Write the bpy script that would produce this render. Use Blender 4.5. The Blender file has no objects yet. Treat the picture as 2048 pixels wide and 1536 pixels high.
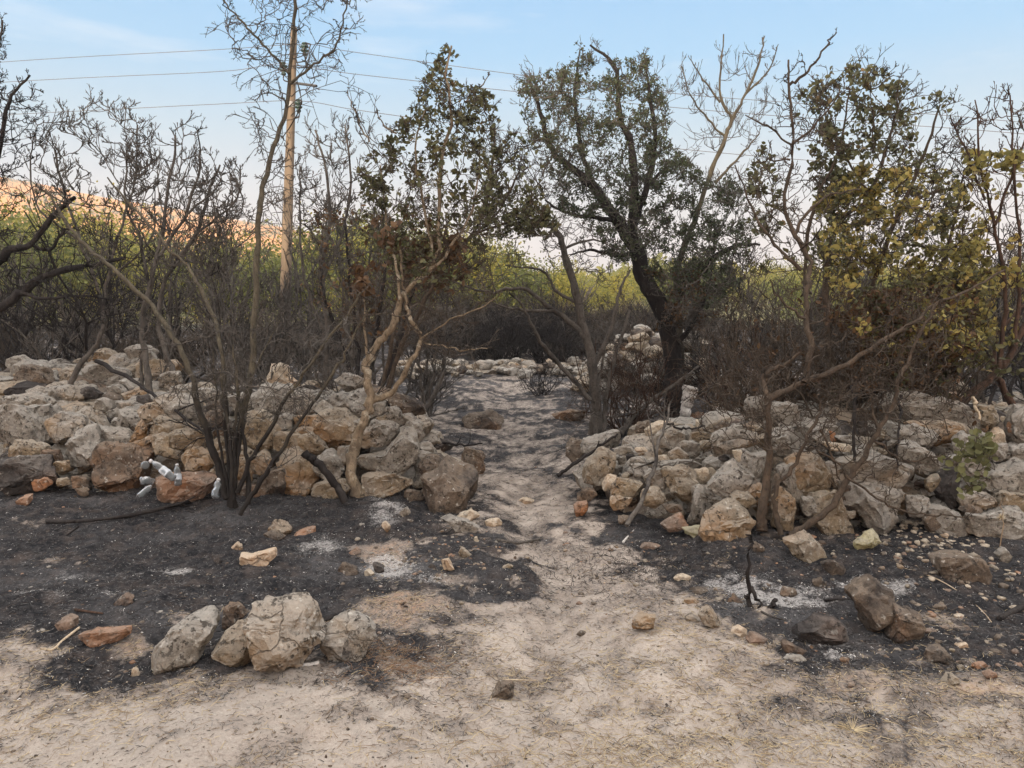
import bpy, math, random
import numpy as np
from math import radians, sin, cos, tan, atan2, pi
from mathutils import Vector
S = bpy.context.scene
# ------------------------------------------------------------------ camera
F = 1518.0; PITCH = radians(7.06); CZ = 1.6
cd = bpy.data.cameras.new('camera'); cam = bpy.data.objects.new('camera', cd); S.collection.objects.link(cam)
cd.sensor_width = 36; cd.lens = 36*F/2048; cd.clip_end = 5000; cd.clip_start = .05
cam.location = (0, 0, CZ); cam.rotation_euler = (pi/2-PITCH, 0, 0); S.camera = cam
# ------------------------------------------------------------------ sky and sun
SUN_EL = 11.0; SUN_AZ = 205.0      # azimuth clockwise from +Y, behind the camera
W = bpy.data.worlds.new('World'); S.world = W; W.use_nodes = True
S.view_settings.view_transform = 'Standard'; S.view_settings.look = 'None'; S.view_settings.gamma = 1
S.view_settings.exposure = 0.55
def world():
    nt = W.node_tree; N = nt.nodes; L = nt.links; N.clear()
    out = N.new('ShaderNodeOutputWorld'); bg = N.new('ShaderNodeBackground'); L.new(bg.outputs[0], out.inputs[0])
    sk = N.new('ShaderNodeTexSky'); sk.sky_type = 'NISHITA'; sk.sun_disc = False
    sk.sun_elevation = radians(SUN_EL); sk.sun_rotation = radians(SUN_AZ); sk.air_density = 1.0; sk.dust_density = 1.5; sk.ozone_density = 1.2
    tc = N.new('ShaderNodeTexCoord'); sp = N.new('ShaderNodeSeparateXYZ'); L.new(tc.outputs['Generated'], sp.inputs[0])
    # pale haze over the lower sky, thinning upward (strength units match the sky texture)
    rp = N.new('ShaderNodeValToRGB'); L.new(sp.outputs[2], rp.inputs[0])
    e = rp.color_ramp.elements
    e[0].position = 0.0; e[0].color = (.65, .62, .64, 1); e[1].position = .62; e[1].color = (.55, .66, .82, 1)
    for p, c in ((.10, (.60, .64, .68, 1)), (.19, (.40, .62, .76, 1)), (.28, (.23, .57, .88, 1)), (.40, (.18, .50, .88, 1))):
        q = e.new(p); q.color = c
    sc = N.new('ShaderNodeVectorMath'); sc.operation = 'SCALE'; L.new(rp.outputs[0], sc.inputs[0]); sc.inputs['Scale'].default_value = 7.9
    # thin clouds
    mp = N.new('ShaderNodeMapping'); mp.inputs['Scale'].default_value = (1.6, 1.6, 9); mp.inputs['Location'].default_value = (2.3, .4, .1)
    L.new(tc.outputs['Generated'], mp.inputs[0])
    nz = N.new('ShaderNodeTexNoise'); nz.inputs['Scale'].default_value = 2.2; nz.inputs['Detail'].default_value = 7; nz.inputs['Roughness'].default_value = .55
    L.new(mp.outputs[0], nz.inputs[0])
    r2 = N.new('ShaderNodeValToRGB'); L.new(nz.outputs[0], r2.inputs[0]); r2.color_ramp.elements[0].position = .60; r2.color_ramp.elements[1].position = .86
    # a brighter wisp low in the left sky
    vd = N.new('ShaderNodeVectorMath'); vd.operation = 'DISTANCE'
    mp2 = N.new('ShaderNodeMapping'); mp2.inputs['Scale'].default_value = (1, 1, 3.6); L.new(tc.outputs['Generated'], mp2.inputs[0])
    L.new(mp2.outputs[0], vd.inputs[0]); a = Vector(((100-1024)/F, 1, (768-30)/F)); 
    a = Vector((a.x, cos(PITCH)*1+sin(PITCH)*a.z, -sin(PITCH)+cos(PITCH)*a.z)).normalized(); vd.inputs[1].default_value = (a.x, a.y, a.z*3.6)
    r3 = N.new('ShaderNodeMapRange'); L.new(vd.outputs['Value'], r3.inputs[0]); r3.inputs[1].default_value = .22; r3.inputs[2].default_value = .0; r3.inputs[3].default_value = 0; r3.inputs[4].default_value = .22
    ad = N.new('ShaderNodeMath'); ad.operation = 'ADD'; L.new(nz.outputs[0], ad.inputs[0]); L.new(r3.outputs[0], ad.inputs[1]); L.new(ad.outputs[0], r2.inputs[0])
    mu = N.new('ShaderNodeMath'); mu.operation = 'MULTIPLY'; L.new(r2.outputs[0], mu.inputs[0]); mu.inputs[1].default_value = .55
    m1 = N.new('ShaderNodeMix'); m1.data_type = 'RGBA'; m1.inputs[0].default_value = .86
    L.new(sk.outputs[0], m1.inputs[6]); L.new(sc.outputs[0], m1.inputs[7])
    m2 = N.new('ShaderNodeMix'); m2.data_type = 'RGBA'; L.new(mu.outputs[0], m2.inputs[0]); L.new(m1.outputs[2], m2.inputs[6]); m2.inputs[7].default_value = (6.6, 6.9, 7.2, 1)
    # unseen sky overhead and behind brightened, added fill light for the near ground
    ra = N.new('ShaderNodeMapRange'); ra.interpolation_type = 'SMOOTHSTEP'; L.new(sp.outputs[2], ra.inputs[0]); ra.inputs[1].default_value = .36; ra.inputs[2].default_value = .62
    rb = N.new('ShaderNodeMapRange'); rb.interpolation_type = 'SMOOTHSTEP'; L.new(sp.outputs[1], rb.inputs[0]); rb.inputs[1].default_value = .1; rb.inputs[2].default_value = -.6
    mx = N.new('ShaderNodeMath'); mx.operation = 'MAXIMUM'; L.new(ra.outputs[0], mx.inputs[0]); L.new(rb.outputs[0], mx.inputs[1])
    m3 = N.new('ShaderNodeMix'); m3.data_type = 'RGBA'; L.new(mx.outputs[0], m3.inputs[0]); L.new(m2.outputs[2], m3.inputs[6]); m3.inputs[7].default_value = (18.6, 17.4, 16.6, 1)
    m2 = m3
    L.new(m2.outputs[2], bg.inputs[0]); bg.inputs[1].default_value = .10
world()
sl = bpy.data.lights.new('sun', 'SUN'); so = bpy.data.objects.new('sun', sl); S.collection.objects.link(so)
sl.energy = 5.0; sl.angle = radians(.6); sl.color = (1, .78, .55)
_d = Vector((sin(radians(SUN_AZ))*cos(radians(SUN_EL)), cos(radians(SUN_AZ))*cos(radians(SUN_EL)), sin(radians(SUN_EL))))
so.rotation_euler = _d.to_track_quat('Z', 'Y').to_euler(); so.location = _d*60

# ------------------------------------------------------------------ helpers
def ray(x, y):
    a = (x-1024)/F; b = -(y-768)/F
    return np.array([a, cos(PITCH)+b*sin(PITCH), -sin(PITCH)+b*cos(PITCH)])
def P(x, y, Y):
    d = ray(x, y); return np.array([0, 0, CZ])+d*(Y/d[1])
def G(x, y, z=0):
    d = ray(x, y); return np.array([0, 0, CZ])+d*((z-CZ)/d[2])
def GY(x, y, z=0): return G(x, y, z)[1]
def topix(V):
    v = V-np.array([0, 0, CZ]); fw = v[:, 1]*cos(PITCH)-v[:, 2]*sin(PITCH); up = v[:, 1]*sin(PITCH)+v[:, 2]*cos(PITCH)
    fw = np.maximum(fw, .05); return 1024+F*v[:, 0]/fw, 768-F*up/fw
ZN = {1: (0, 680, 400/1707), 2: (240, 720, 400/1920), 3: (580, 720, 400/1807), 4: (1120, 790, 400/1807), 5: (1400, 780, 360/1728), 6: (1688, 780, 360/1536),
      7: (0, 1000, 700/2006), 8: (650, 1000, 700/2006), 9: (1348, 1000, 700/2006), 11: (0, 0, 700/2048), 12: (650, 0, 700/2048), 13: (1348, 0, 700/2048),
      14: (0, 500, 700/2048), 15: (650, 500, 700/2048), 16: (1348, 500, 700/2048), 0: (0, 0, 1)}
def pts(z, s):
    ox, oy, k = ZN[z]; return [(ox+k*float(a.split(',')[0]), oy+k*float(a.split(',')[1])) for a in s.split()]
_pr = np.random.RandomState(7); PERM = np.concatenate([_pr.permutation(256)]*3); RV = _pr.rand(256)*2-1
def vnoise(p):
    i = np.floor(p).astype(int); f = p-i; f = f*f*(3-2*f); i &= 255
    def h(a, b, c): return RV[PERM[PERM[PERM[(i[:, 0]+a) & 255]+((i[:, 1]+b) & 255)]+((i[:, 2]+c) & 255)]]
    x, y, z = f.T
    def lx(b, c): return h(0, b, c)*(1-x)+h(1, b, c)*x
    def ly(c): return lx(0, c)*(1-y)+lx(1, c)*y
    return ly(0)*(1-z)+ly(1)*z
def fbm(p, o=4, g=.5):
    s = 0; a = 1
    for k in range(o): s = s+a*vnoise(p*(2.03**k)+17.3*k); a *= g
    return s
def mesh(name, V, faces, mats=(), smooth=True, attrs=None):
    """faces: list of int arrays (k, n)"""
    me = bpy.data.meshes.new(name); V = np.asarray(V, dtype=np.float32); me.vertices.add(len(V)); me.vertices.foreach_set('co', V.ravel())
    faces = [np.asarray(f, dtype=np.int32) for f in faces if len(f)]
    lp = np.concatenate([f.ravel() for f in faces]); tot = np.concatenate([np.full(len(f), f.shape[1]) for f in faces])
    st = np.concatenate([[0], np.cumsum(tot)[:-1]]).astype(np.int32)
    me.loops.add(len(lp)); me.loops.foreach_set('vertex_index', lp); me.polygons.add(len(tot)); me.polygons.foreach_set('loop_start', st)
    me.update(calc_edges=True)
    if smooth: me.polygons.foreach_set('use_smooth', np.ones(len(tot), bool))
    for k, v in (attrs or {}).items():
        a = me.attributes.new(k, 'FLOAT', 'POINT'); a.data.foreach_set('value', np.asarray(v, dtype=np.float32))
    for m in mats: me.materials.append(m)
    return me
def link(name, data=None, loc=(0, 0, 0), parent=None, label=None, cat=None, group=None, kind=None):
    o = bpy.data.objects.new(name, data); S.collection.objects.link(o)
    if parent is not None: o.parent = parent; o.location = Vector(loc)-Vector(parent.location)
    else: o.location = loc
    if label: o['label'] = label
    if cat: o['category'] = cat
    if group: o['group'] = group
    if kind: o['kind'] = kind
    return o
def shift(V, loc): return np.asarray(V)-np.asarray(loc)

# ------------------------------------------------------------------ materials
class MT:
    def __init__(s, name, rough=.9, spec=.15):
        s.m = bpy.data.materials.new(name); s.m.use_nodes = True; s.N = s.m.node_tree.nodes; s.L = s.m.node_tree.links
        s.b = s.N['Principled BSDF']; s.b.inputs['Roughness'].default_value = rough; s.b.inputs['Specular IOR Level'].default_value = spec
        s.out = s.N['Material Output']
    def n(s, t, **k):
        x = s.N.new('ShaderNode'+t)
        for a, v in k.items(): setattr(x, a, v)
        return x
    def coord(s, rnd=False, kind='Object'):
        tc = s.n('TexCoord'); o = tc.outputs[kind]
        if rnd:
            oi = s.n('ObjectInfo'); m = s.n('VectorMath', operation='MULTIPLY_ADD'); s.L.new(oi.outputs['Random'], m.inputs[0]); m.inputs[1].default_value = (57, 91, 33); s.L.new(o, m.inputs[2]); o = m.outputs[0]
        return o
    def noise(s, co, scale, det=5, rough=.55, stretch=None):
        if stretch:
            mp = s.n('Mapping'); mp.inputs['Scale'].default_value = stretch; s.L.new(co, mp.inputs[0]); co = mp.outputs[0]
        x = s.n('TexNoise'); s.L.new(co, x.inputs[0]); x.inputs['Scale'].default_value = scale; x.inputs['Detail'].default_value = det; x.inputs['Roughness'].default_value = rough
        return x.outputs[0]
    def vor(s, co, scale, feature='F1'):
        x = s.n('TexVoronoi', feature=feature); s.L.new(co, x.inputs[0]); x.inputs['Scale'].default_value = scale; return x.outputs[0]
    def rng(s, v, a, b, c=0, d=1):
        x = s.n('MapRange'); s.L.new(v, x.inputs[0]); 
        for i, q in enumerate((a, b, c, d)): x.inputs[i+1].default_value = q
        return x.outputs[0]
    def mix(s, f, A, B, t='MIX'):
        x = s.n('Mix', data_type='RGBA', blend_type=t)
        if hasattr(f, 'is_linked'): s.L.new(f, x.inputs[0])
        else: x.inputs[0].default_value = f
        for i, q in ((6, A), (7, B)):
            if hasattr(q, 'is_linked'): s.L.new(q, x.inputs[i])
            else: x.inputs[i].default_value = (*q, 1)
        return x.outputs[2]
    def math(s, op, a, b):
        x = s.n('Math', operation=op)
        for i, q in enumerate((a, b)):
            if hasattr(q, 'is_linked'): s.L.new(q, x.inputs[i])
            else: x.inputs[i].default_value = q
        return x.outputs[0]
    def attr(s, name): x = s.n('Attribute'); x.attribute_name = name; return x.outputs['Fac']
    def col(s, c): 
        if hasattr(c, 'is_linked'): s.L.new(c, s.b.inputs['Base Color'])
        else: s.b.inputs['Base Color'].default_value = (*c, 1)
    def bump(s, h, st=.5, dist=.01, prev=None):
        x = s.n('Bump'); x.inputs['Strength'].default_value = st; x.inputs['Distance'].default_value = dist; s.L.new(h, x.inputs['Height'])
        if prev: s.L.new(prev, x.inputs['Normal'])
        s.L.new(x.outputs[0], s.b.inputs['Normal']); return x.outputs[0]

def rock_mat(name, A, B, stain, stain_amt, soot, pit=.6, top_col=(.46, .44, .40), top_amt=.5):
    m = MT(name, .92, .12); co = m.coord(True)
    n1 = m.noise(co, 5, 6, .6); n2 = m.noise(co, 22, 7, .65); n3 = m.noise(co, 1.7, 4)
    c = m.mix(m.rng(n1, .35, .65), A, B)
    c = m.mix(m.rng(n2, .44, .62, 0, .65), c, tuple(v*.45 for v in A)); n8 = m.noise(co, 85, 5, .75); c = m.mix(m.rng(n8, .5, .62, 0, .5), c, tuple(v*.4 for v in A)); c = m.mix(m.rng(n8, .47, .36, 0, .35), c, tuple(min(1, v*1.5) for v in A))
    c = m.mix(m.rng(n3, .60-.22*stain_amt, .74-.2*stain_amt, 0, .85), c, stain)
    # paler grey mixed over the upward-facing sides
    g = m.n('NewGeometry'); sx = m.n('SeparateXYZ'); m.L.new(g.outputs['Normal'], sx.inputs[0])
    w = m.math('ADD', m.rng(sx.outputs[2], -.25, .6), m.rng(n1, .35, .65, -.45, .45)); w = m.math('MULTIPLY', m.rng(w, .1, .9), top_amt)
    c = m.mix(w, c, top_col)
    # white lichen flecks, black pits and spots
    n4 = m.noise(co, 34, 3, .5); c = m.mix(m.rng(n4, .63, .70, 0, .55), c, (.55, .54, .49))
    v = m.vor(co, 26); n5 = m.noise(co, 4.5, 3, .6)
    pm = m.math('MULTIPLY', m.rng(v, .25, .12), m.rng(n5, .50, .60, 0, pit*.7)); n6 = m.noise(co, 30, 6, .72)
    pm = m.math('MAXIMUM', pm, m.math('MULTIPLY', m.rng(n6, .55, .60), m.rng(n5, .38, .54, .15, pit*1.5)))
    c = m.mix(pm, c, (.045, .04, .035))
    n7 = m.noise(co, 3.2, 6, .65); c = m.mix(m.rng(n7, .66-.3*soot, .80-.3*soot, 0, .85 if soot > 0 else 0), c, (.035, .033, .034))
    wv = m.n('VectorMath', operation='MULTIPLY_ADD'); nc = m.n('TexNoise'); m.L.new(co, nc.inputs[0]); nc.inputs['Scale'].default_value = 6; nc.inputs['Detail'].default_value = 4; m.L.new(nc.outputs[1], wv.inputs[0]); wv.inputs[1].default_value = (.16, .16, .16); m.L.new(co, wv.inputs[2])
    ck = m.vor(wv.outputs[0], 5.5, 'DISTANCE_TO_EDGE'); ckm = m.math('MULTIPLY', m.rng(ck, .020, .003), m.rng(n3, .50, .62)); c = m.mix(m.math('MULTIPLY', ckm, .5), c, (.05, .042, .035))
    m.col(c)
    h = m.math('ADD', m.math('MULTIPLY', n1, 1.2), m.math('MULTIPLY', n2, .7)); h = m.math('SUBTRACT', h, m.math('MULTIPLY', pm, .4)); h = m.math('SUBTRACT', h, m.math('MULTIPLY', ckm, .6))
    h = m.math('ADD', h, m.math('MULTIPLY', m.vor(co, 9), .5)); b = m.bump(h, .95, .035)
    m.bump(m.math('ADD', n8, m.math('MULTIPLY', n6, 1.2)), .8, .008, b)
    return m.m
RM = {'g': rock_mat('limestone_grey', (.29, .265, .225), (.19, .17, .145), (.30, .22, .14), .35, .2, top_col=(.37, .36, .335)),
      't': rock_mat('limestone_tan', (.31, .245, .165), (.20, .155, .105), (.30, .18, .09), .5, .25, top_col=(.36, .34, .30), top_amt=.5),
      'b': rock_mat('limestone_brown', (.18, .14, .105), (.11, .085, .068), (.25, .14, .075), .4, .55, top_col=(.26, .235, .205), top_amt=.3),
      'o': rock_mat('limestone_red', (.27, .19, .14), (.16, .115, .095), (.40, .19, .09), .75, .45, pit=.4, top_col=(.32, .28, .24), top_amt=.35),
      'd': rock_mat('limestone_charred', (.13, .115, .105), (.07, .062, .06), (.20, .12, .08), .3, .9, top_amt=.15),
      'w': rock_mat('limestone_fresh', (.50, .43, .33), (.40, .32, .23), (.44, .28, .16), .5, .0, pit=.25, top_col=(.62, .58, .50), top_amt=.4),
      'y': rock_mat('limestone_yellow', (.42, .38, .20), (.32, .30, .17), (.38, .33, .15), .4, .1, pit=.3, top_amt=.4)}
def bark_mat(name, A, B, char=(.022, .02, .02), cz=None, camt=.5, spot=None):
    m = MT(name, .9, .12); co = m.coord(False)
    n1 = m.noise(co, 30, 5, .65, (1, 1, .35)); n2 = m.noise(co, 3, 4)
    c = m.mix(m.rng(n1, .35, .65), A, B)
    if spot: c = m.mix(m.rng(m.noise(co, 14, 3), .58, .64, 0, .8), c, spot)
    if cz is not None:   # charred foot of the tree
        g = m.n('NewGeometry'); sx = m.n('SeparateXYZ'); m.L.new(g.outputs['Position'], sx.inputs[0])
        z = m.math('ADD', sx.outputs[2], m.rng(n2, .3, .7, -.35, .35)); c = m.mix(m.rng(z, cz+.25, cz-.25, 0, .95), c, char)
    else: c = m.mix(m.rng(n2, .62-.3*camt, .78-.3*camt, 0, .95), c, char)
    n9 = m.noise(co, 70, 5, .7, (1, 1, .5)); c = m.mix(m.rng(n9, .52, .64, 0, .6), c, tuple(v*.35 for v in B)); m.col(c); m.bump(m.math('ADD', n1, m.math('MULTIPLY', n9, .6)), 1.0, .014); return m.m
BK = {'char': bark_mat('bark_charred', (.05, .045, .042), (.025, .022, .022), camt=.7),
      'olive': bark_mat('bark_olive', (.125, .11, .08), (.065, .058, .045), cz=.85),
      'pale': bark_mat('bark_pale_mottled', (.27, .215, .15), (.13, .10, .07), cz=.22, spot=(.36, .32, .25)),
      'brown': bark_mat('bark_brown', (.10, .075, .055), (.052, .042, .034), camt=.1),
      'rust': bark_mat('bark_scorched_red', (.10, .060, .042), (.05, .035, .028), camt=.25),
      'grey': bark_mat('bark_grey', (.135, .122, .108), (.07, .064, .058), camt=.3),
      'twig': bark_mat('twig_brown', (.10, .080, .062), (.06, .049, .04), camt=.3)}
def leaf_mat(name, cols, patch=1.2, trans=.3):
    m = MT(name, .6, .25); a = m.attr('lv'); co = m.coord(False); n = m.noise(co, patch, 3)
    v = m.math('ADD', m.math('MULTIPLY', a, .55), m.rng(n, .3, .7, 0, .45))
    r = m.n('ValToRGB'); m.L.new(v, r.inputs[0]); e = r.color_ramp.elements
    e[0].position = 0; e[0].color = (*cols[0], 1); e[1].position = 1; e[1].color = (*cols[-1], 1)
    for i, c in enumerate(cols[1:-1]): q = e.new((i+1)/(len(cols)-1)); q.color = (*c, 1)
    m.col(r.outputs[0]); t = m.n('BsdfTranslucent'); m.L.new(r.outputs[0], t.inputs[0]); x = m.n('MixShader'); x.inputs[0].default_value = trans
    m.L.new(m.b.outputs[0], x.inputs[1]); m.L.new(t.outputs[0], x.inputs[2]); m.L.new(x.outputs[0], m.out.inputs[0]); return m.m
LF = {'carob': leaf_mat('leaves_singed_olive', [(.045, .042, .028), (.075, .078, .042), (.10, .105, .05), (.14, .13, .06), (.16, .09, .045)], 2.2),
      'oak': leaf_mat('leaves_dark_oak', [(.04, .046, .03), (.06, .075, .042), (.08, .10, .055), (.085, .07, .045)], .9),
      'rusty': leaf_mat('leaves_dead_brown', [(.03, .02, .015), (.07, .04, .022), (.12, .07, .035), (.17, .10, .045)], 1.5),
      'yellow': leaf_mat('leaves_yellowing', [(.07, .065, .03), (.17, .16, .06), (.28, .25, .08), (.38, .30, .09), (.25, .16, .06)], 1.3, .4),
      'sprig': leaf_mat('leaves_olive_green', [(.08, .08, .04), (.14, .145, .065), (.21, .215, .09)], 3),
      'wood': leaf_mat('leaves_far_green', [(.065, .085, .028), (.17, .18, .04), (.34, .29, .055), (.48, .33, .055)], .35, .35),
      'wood2': leaf_mat('leaves_far_dark', [(.06, .075, .03), (.12, .14, .04), (.22, .21, .06)], .35, .35)}
def plain(name, c, rough=.8, spec=.2, **k):
    m = MT(name, rough, spec); co = m.coord(); n = m.noise(co, k.get('scale', 30), 5); m.col(m.mix(m.rng(n, .3, .7, 0, k.get('v', .5)), c, tuple(x*.5 for x in c))); m.bump(n, .3, .005); return m.m

# ------------------------------------------------------------------ ground
def inpoly(px, py, poly):
    r = np.zeros(px.shape, bool); n = len(poly)
    for i in range(n):
        x0, y0 = poly[i]; x1, y1 = poly[(i+1) % n]
        if y0 == y1: continue
        c = ((y0 > py) != (y1 > py)) & (px < (x1-x0)*(py-y0)/(y1-y0)+x0); r ^= c
    return r
def polydist(px, py, poly):
    d = np.full(px.shape, 1e9)
    for i in range(len(poly)):
        a = np.array(poly[i], float); b = np.array(poly[(i+1) % len(poly)], float); e = b-a
        t = np.clip(((px-a[0])*e[0]+(py-a[1])*e[1])/(e@e+1e-9), 0, 1); d = np.minimum(d, np.hypot(px-a[0]-t*e[0], py-a[1]-t*e[1]))
    return np.where(inpoly(px, py, poly), d, -d)
def gp(l): return [tuple(G(x, y)[:2]) for x, y in l]
def sm(x): x = np.clip(x, 0, 1); return x*x*(3-2*x)
BURN = [gp([(-900, 960), (955, 960), (965, 1015), (945, 1060), (985, 1120), (960, 1175), (880, 1195), (800, 1235), (740, 1290), (690, 1335), (560, 1350), (420, 1350), (250, 1330), (120, 1300), (0, 1285), (-900, 1290)]),
        gp([(1125, 940), (1140, 1010), (1195, 1090), (1290, 1130), (1370, 1180), (1400, 1230), (1500, 1270), (1600, 1350), (1720, 1385), (1850, 1380), (2048, 1440), (2900, 1520), (2900, 920), (1500, 900)])]
BARE = [(805, 1207, 95, 26, 1), (770, 1108, 55, 22, .9), (905, 1160, 40, 14, .5), (790, 1240, 60, 18, .8), (330, 1195, 40, 16, .3), (420, 1215, 60, 20, .3), (60, 1050, 110, 20, .22), (100, 1120, 90, 18, .2),
        (370, 1255, 45, 25, .6), (270, 1290, 50, 22, .6), (1700, 1360, 90, 30, .6), (1640, 1100, 50, 20, .3), (1950, 1380, 120, 30, .6), (500, 1215, 60, 20, .35), (1880, 1240, 100, 40, .5)]
ASH = [(1500, 1180, 80, 26, 1), (1560, 1205, 90, 22, 1), (1450, 1175, 60, 16, .7), (1690, 1310, 40, 14, 1), (1660, 1285, 50, 14, .7), (1720, 1170, 50, 12, .8), (780, 1130, 65, 22, .8), (330, 1140, 45, 7, 1), (640, 1100, 45, 22, .5),
       (770, 1035, 40, 35, .5), (380, 1010, 50, 8, .5), (1780, 1175, 60, 14, .7), (820, 1165, 90, 12, .4), (70, 1195, 60, 9, .5), (240, 1195, 90, 14, .25), (180, 1150, 120, 12, .25), (1400, 1010, 30, 12, .5)]
DUST = [(1110, 1195, 85, 35, .55), (1060, 1335, 70, 30, .65), (1090, 1270, 60, 50, .35), (1160, 1140, 70, 30, .35), (1300, 1190, 90, 25, .35), (700, 1380, 160, 25, .35), (1350, 1300, 160, 40, .3), (900, 1440, 200, 30, .3), (1020, 1130, 30, 14, .6), (960, 1180, 60, 30, .5), (900, 1270, 90, 40, .35), (1280, 1340, 120, 20, .35), (1800, 1500, 200, 30, .3)]
def pathx(y): return np.interp(y, [2.2, 3.2, 4.2, 5.2, 6.5, 8, 10, 14, 16], [.08, .12, .25, .2, .12, .05, .0, 0, .0])
def ground_h(x, y):
    p = np.stack([x, y, np.zeros_like(x)], 1); fade = np.clip(1-(np.maximum(np.abs(x)/12, np.abs(y)/26)-.7)*3, 0, 1)
    r = .035*fbm(p*1.1, 4)+.018*fbm(p*4.5+5, 4)
    d = x-pathx(y); wdt = .42
    on = np.exp(-(d/wdt)**2); r = r-.05*on*sm((y-2)/2)*(1-sm((y-12)/4))-.05*np.exp(-((d+.02-.06*np.sin(y*2.1))/.11)**2)*sm((y-2.2)/1.5)*(1-sm((y-5)/2))
    # soil banked up around the wall feet and the right bank
    r = r+.03*np.exp(-((y-5.45)/.5)**2)*sm((-x-.5)/.5)+.04*np.exp(-((y-4.8)/.45)**2)*sm((x-.9)/.5)
    r = r+.012*fbm(p*14+9, 3)*np.clip(1-(y-9)/6, 0, 1)
    return r*fade
def elw(px, py, l):
    s = np.zeros(px.shape)
    for x, y, a, b, w in l: s = np.maximum(s, w*np.exp(-(((px-x)/a)**2+((py-y)/b)**2)*.9))
    return s
def masks(x, y):
    p = np.stack([x, y, np.zeros_like(x)], 1); nz = fbm(p*2.2+3, 5, .6); nf = fbm(p*9+8, 5, .65)
    z = np.zeros_like(x); px, py = topix(np.stack([x, y, z], 1))
    d = np.maximum(polydist(x, y, BURN[0]), polydist(x, y, BURN[1]))
    burn = sm(.5+d/.62+.40*nz+.42*nf)
    near = np.exp(-((x-pathx(y))/(.55+.05*y))**2)
    far = sm((y-5.6)/1.6); bf = np.clip(.86-.36*near+.36*nz+.5*nf, .3, 1)
    burn = burn*(1-far)+np.maximum(0, bf)*far*.92
    burn = np.where(y < 2.3, 0, burn)
    br = elw(px, py, BARE); burn = burn*(1-sm(br*1.6+.35*nf-.15))
    ash = sm(elw(px, py, ASH)*(1.25+1.0*nf+.5*nz)-.12)*.9+far*sm(nz*.9+.4*nf-.4)*.28*(1-near)*(y < 14)
    du = elw(px, py, DUST); du = np.maximum(du, .52*sm((y-3.0)/1.2)); du = np.maximum(du, .6*np.exp(-(d/.45)**2)); dust = sm(du*1.55+.6*nf+.3*nz-.06)*.95
    return burn, np.clip(ash, 0, 1), np.clip(dust, 0, 1), np.clip(br, 0, 1)
def spaced(a, b, s0, g):
    o = [a]; s = s0
    while o[-1] < b: o.append(o[-1]+s); s *= g
    return o
def build_ground():
    ys = sorted(set([-1600, -800, -300, -120, -50, -20, -8, -3, -.5, 1.0]+list(np.arange(1.4, 6.2, .016))+spaced(6.2, 1600, .02, 1.018)))
    xs = np.concatenate([[-q for q in spaced(4.6, 1600, .03, 1.12)][::-1], np.arange(-4.58, 4.59, .018), spaced(4.6, 1600, .03, 1.12)])
    ys = np.array(ys); X, Y = np.meshgrid(xs, ys); x = X.ravel(); y = Y.ravel(); z = ground_h(x, y)
    b, a, d, br = masks(x, y); n, m = len(ys), len(xs); I = np.arange(n*m).reshape(n, m)
    fc = np.stack([I[:-1, :-1], I[:-1, 1:], I[1:, 1:], I[1:, :-1]], -1).reshape(-1, 4)
    z = z+.012*b*np.abs(fbm(np.stack([x, y, 0*x], 1)*25, 3))*(np.abs(x) < 6)*(y > 1)*(y < 14)
    m = MT('burnt_soil', .95, .08); co = m.coord(kind='Object')
    n1 = m.noise(co, 2.5, 6, .6); n2 = m.noise(co, 18, 8, .7); n3 = m.noise(co, 75, 6, .75); n4 = m.noise(co, 7, 5, .6, (1, 1, 1))
    base = m.mix(m.rng(n1, .35, .65), (.52, .465, .41), (.41, .36, .315)); base = m.mix(m.rng(n2, .42, .70, 0, .42), base, (.33, .28, .235)); base = m.mix(m.rng(m.noise(co, .9, 5), .45, .65, 0, .5), base, (.40, .37, .335)); base = m.mix(m.rng(n3, .55, .70, 0, .55), base, (.64, .58, .50))
    base = m.mix(m.rng(n3, .46, .34, 0, .5), base, (.13, .105, .09))
    base = m.mix(m.math('MULTIPLY', m.attr('bare'), m.rng(n2, .35, .6)), base, (.47, .29, .175))
    grit = m.mix(m.rng(n2, .4, .6), (.11, .10, .092), (.24, .20, .17)); base = m.mix(m.math('MULTIPLY', m.attr('dust'), m.rng(n3, .38, .58)), base, grit)
    ch = m.mix(m.rng(n2, .42, .68), (.018, .019, .022), (.062, .06, .062)); ch = m.mix(m.rng(n4, .5, .7, 0, .6), ch, (.11, .09, .08)); ch = m.mix(m.rng(m.noise(co, 1.6, 6, .65, (.45, 1, 1)), .5, .68, 0, .6), ch, (.125, .125, .13)); ch = m.mix(m.rng(n3, .64, .72, 0, .6), ch, (.30, .29, .28))
    bm = m.math('ADD', m.attr('burn'), m.rng(n2, .3, .7, -.28, .28)); mid = m.mix(m.rng(n3, .4, .6), (.13, .115, .105), (.27, .235, .205)); c = m.mix(m.rng(bm, .12, .38), base, mid); c = m.mix(m.rng(bm, .40, .68), c, ch)
    am = m.math('ADD', m.math('MULTIPLY', m.attr('ash'), 1.1), m.rng(n3, .35, .65, -.55, .3)); c = m.mix(m.rng(am, .05, .95, 0, .8), c, (.50, .49, .48))
    # distant plain: dry earth with scrub tint
    g = m.n('NewGeometry'); sx = m.n('SeparateXYZ'); m.L.new(g.outputs['Position'], sx.inputs[0])
    c = m.mix(m.rng(sx.outputs[1], 30, 42), c, m.mix(m.rng(m.noise(co, .12, 6), .4, .6), (.20, .17, .09), (.09, .10, .04)))
    m.col(c); h = m.math('ADD', m.math('MULTIPLY', n2, 1.0), m.math('MULTIPLY', n3, .5)); q = m.bump(h, .9, .03); m.bump(m.noise(co, 260, 3, .8), .6, .004, q)
    me = mesh('ground', np.stack([x, y, z], 1), [fc], [m.m], attrs={'burn': b, 'ash': a, 'dust': d, 'bare': br})
    link('ground', me, kind='structure')
build_ground()
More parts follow.
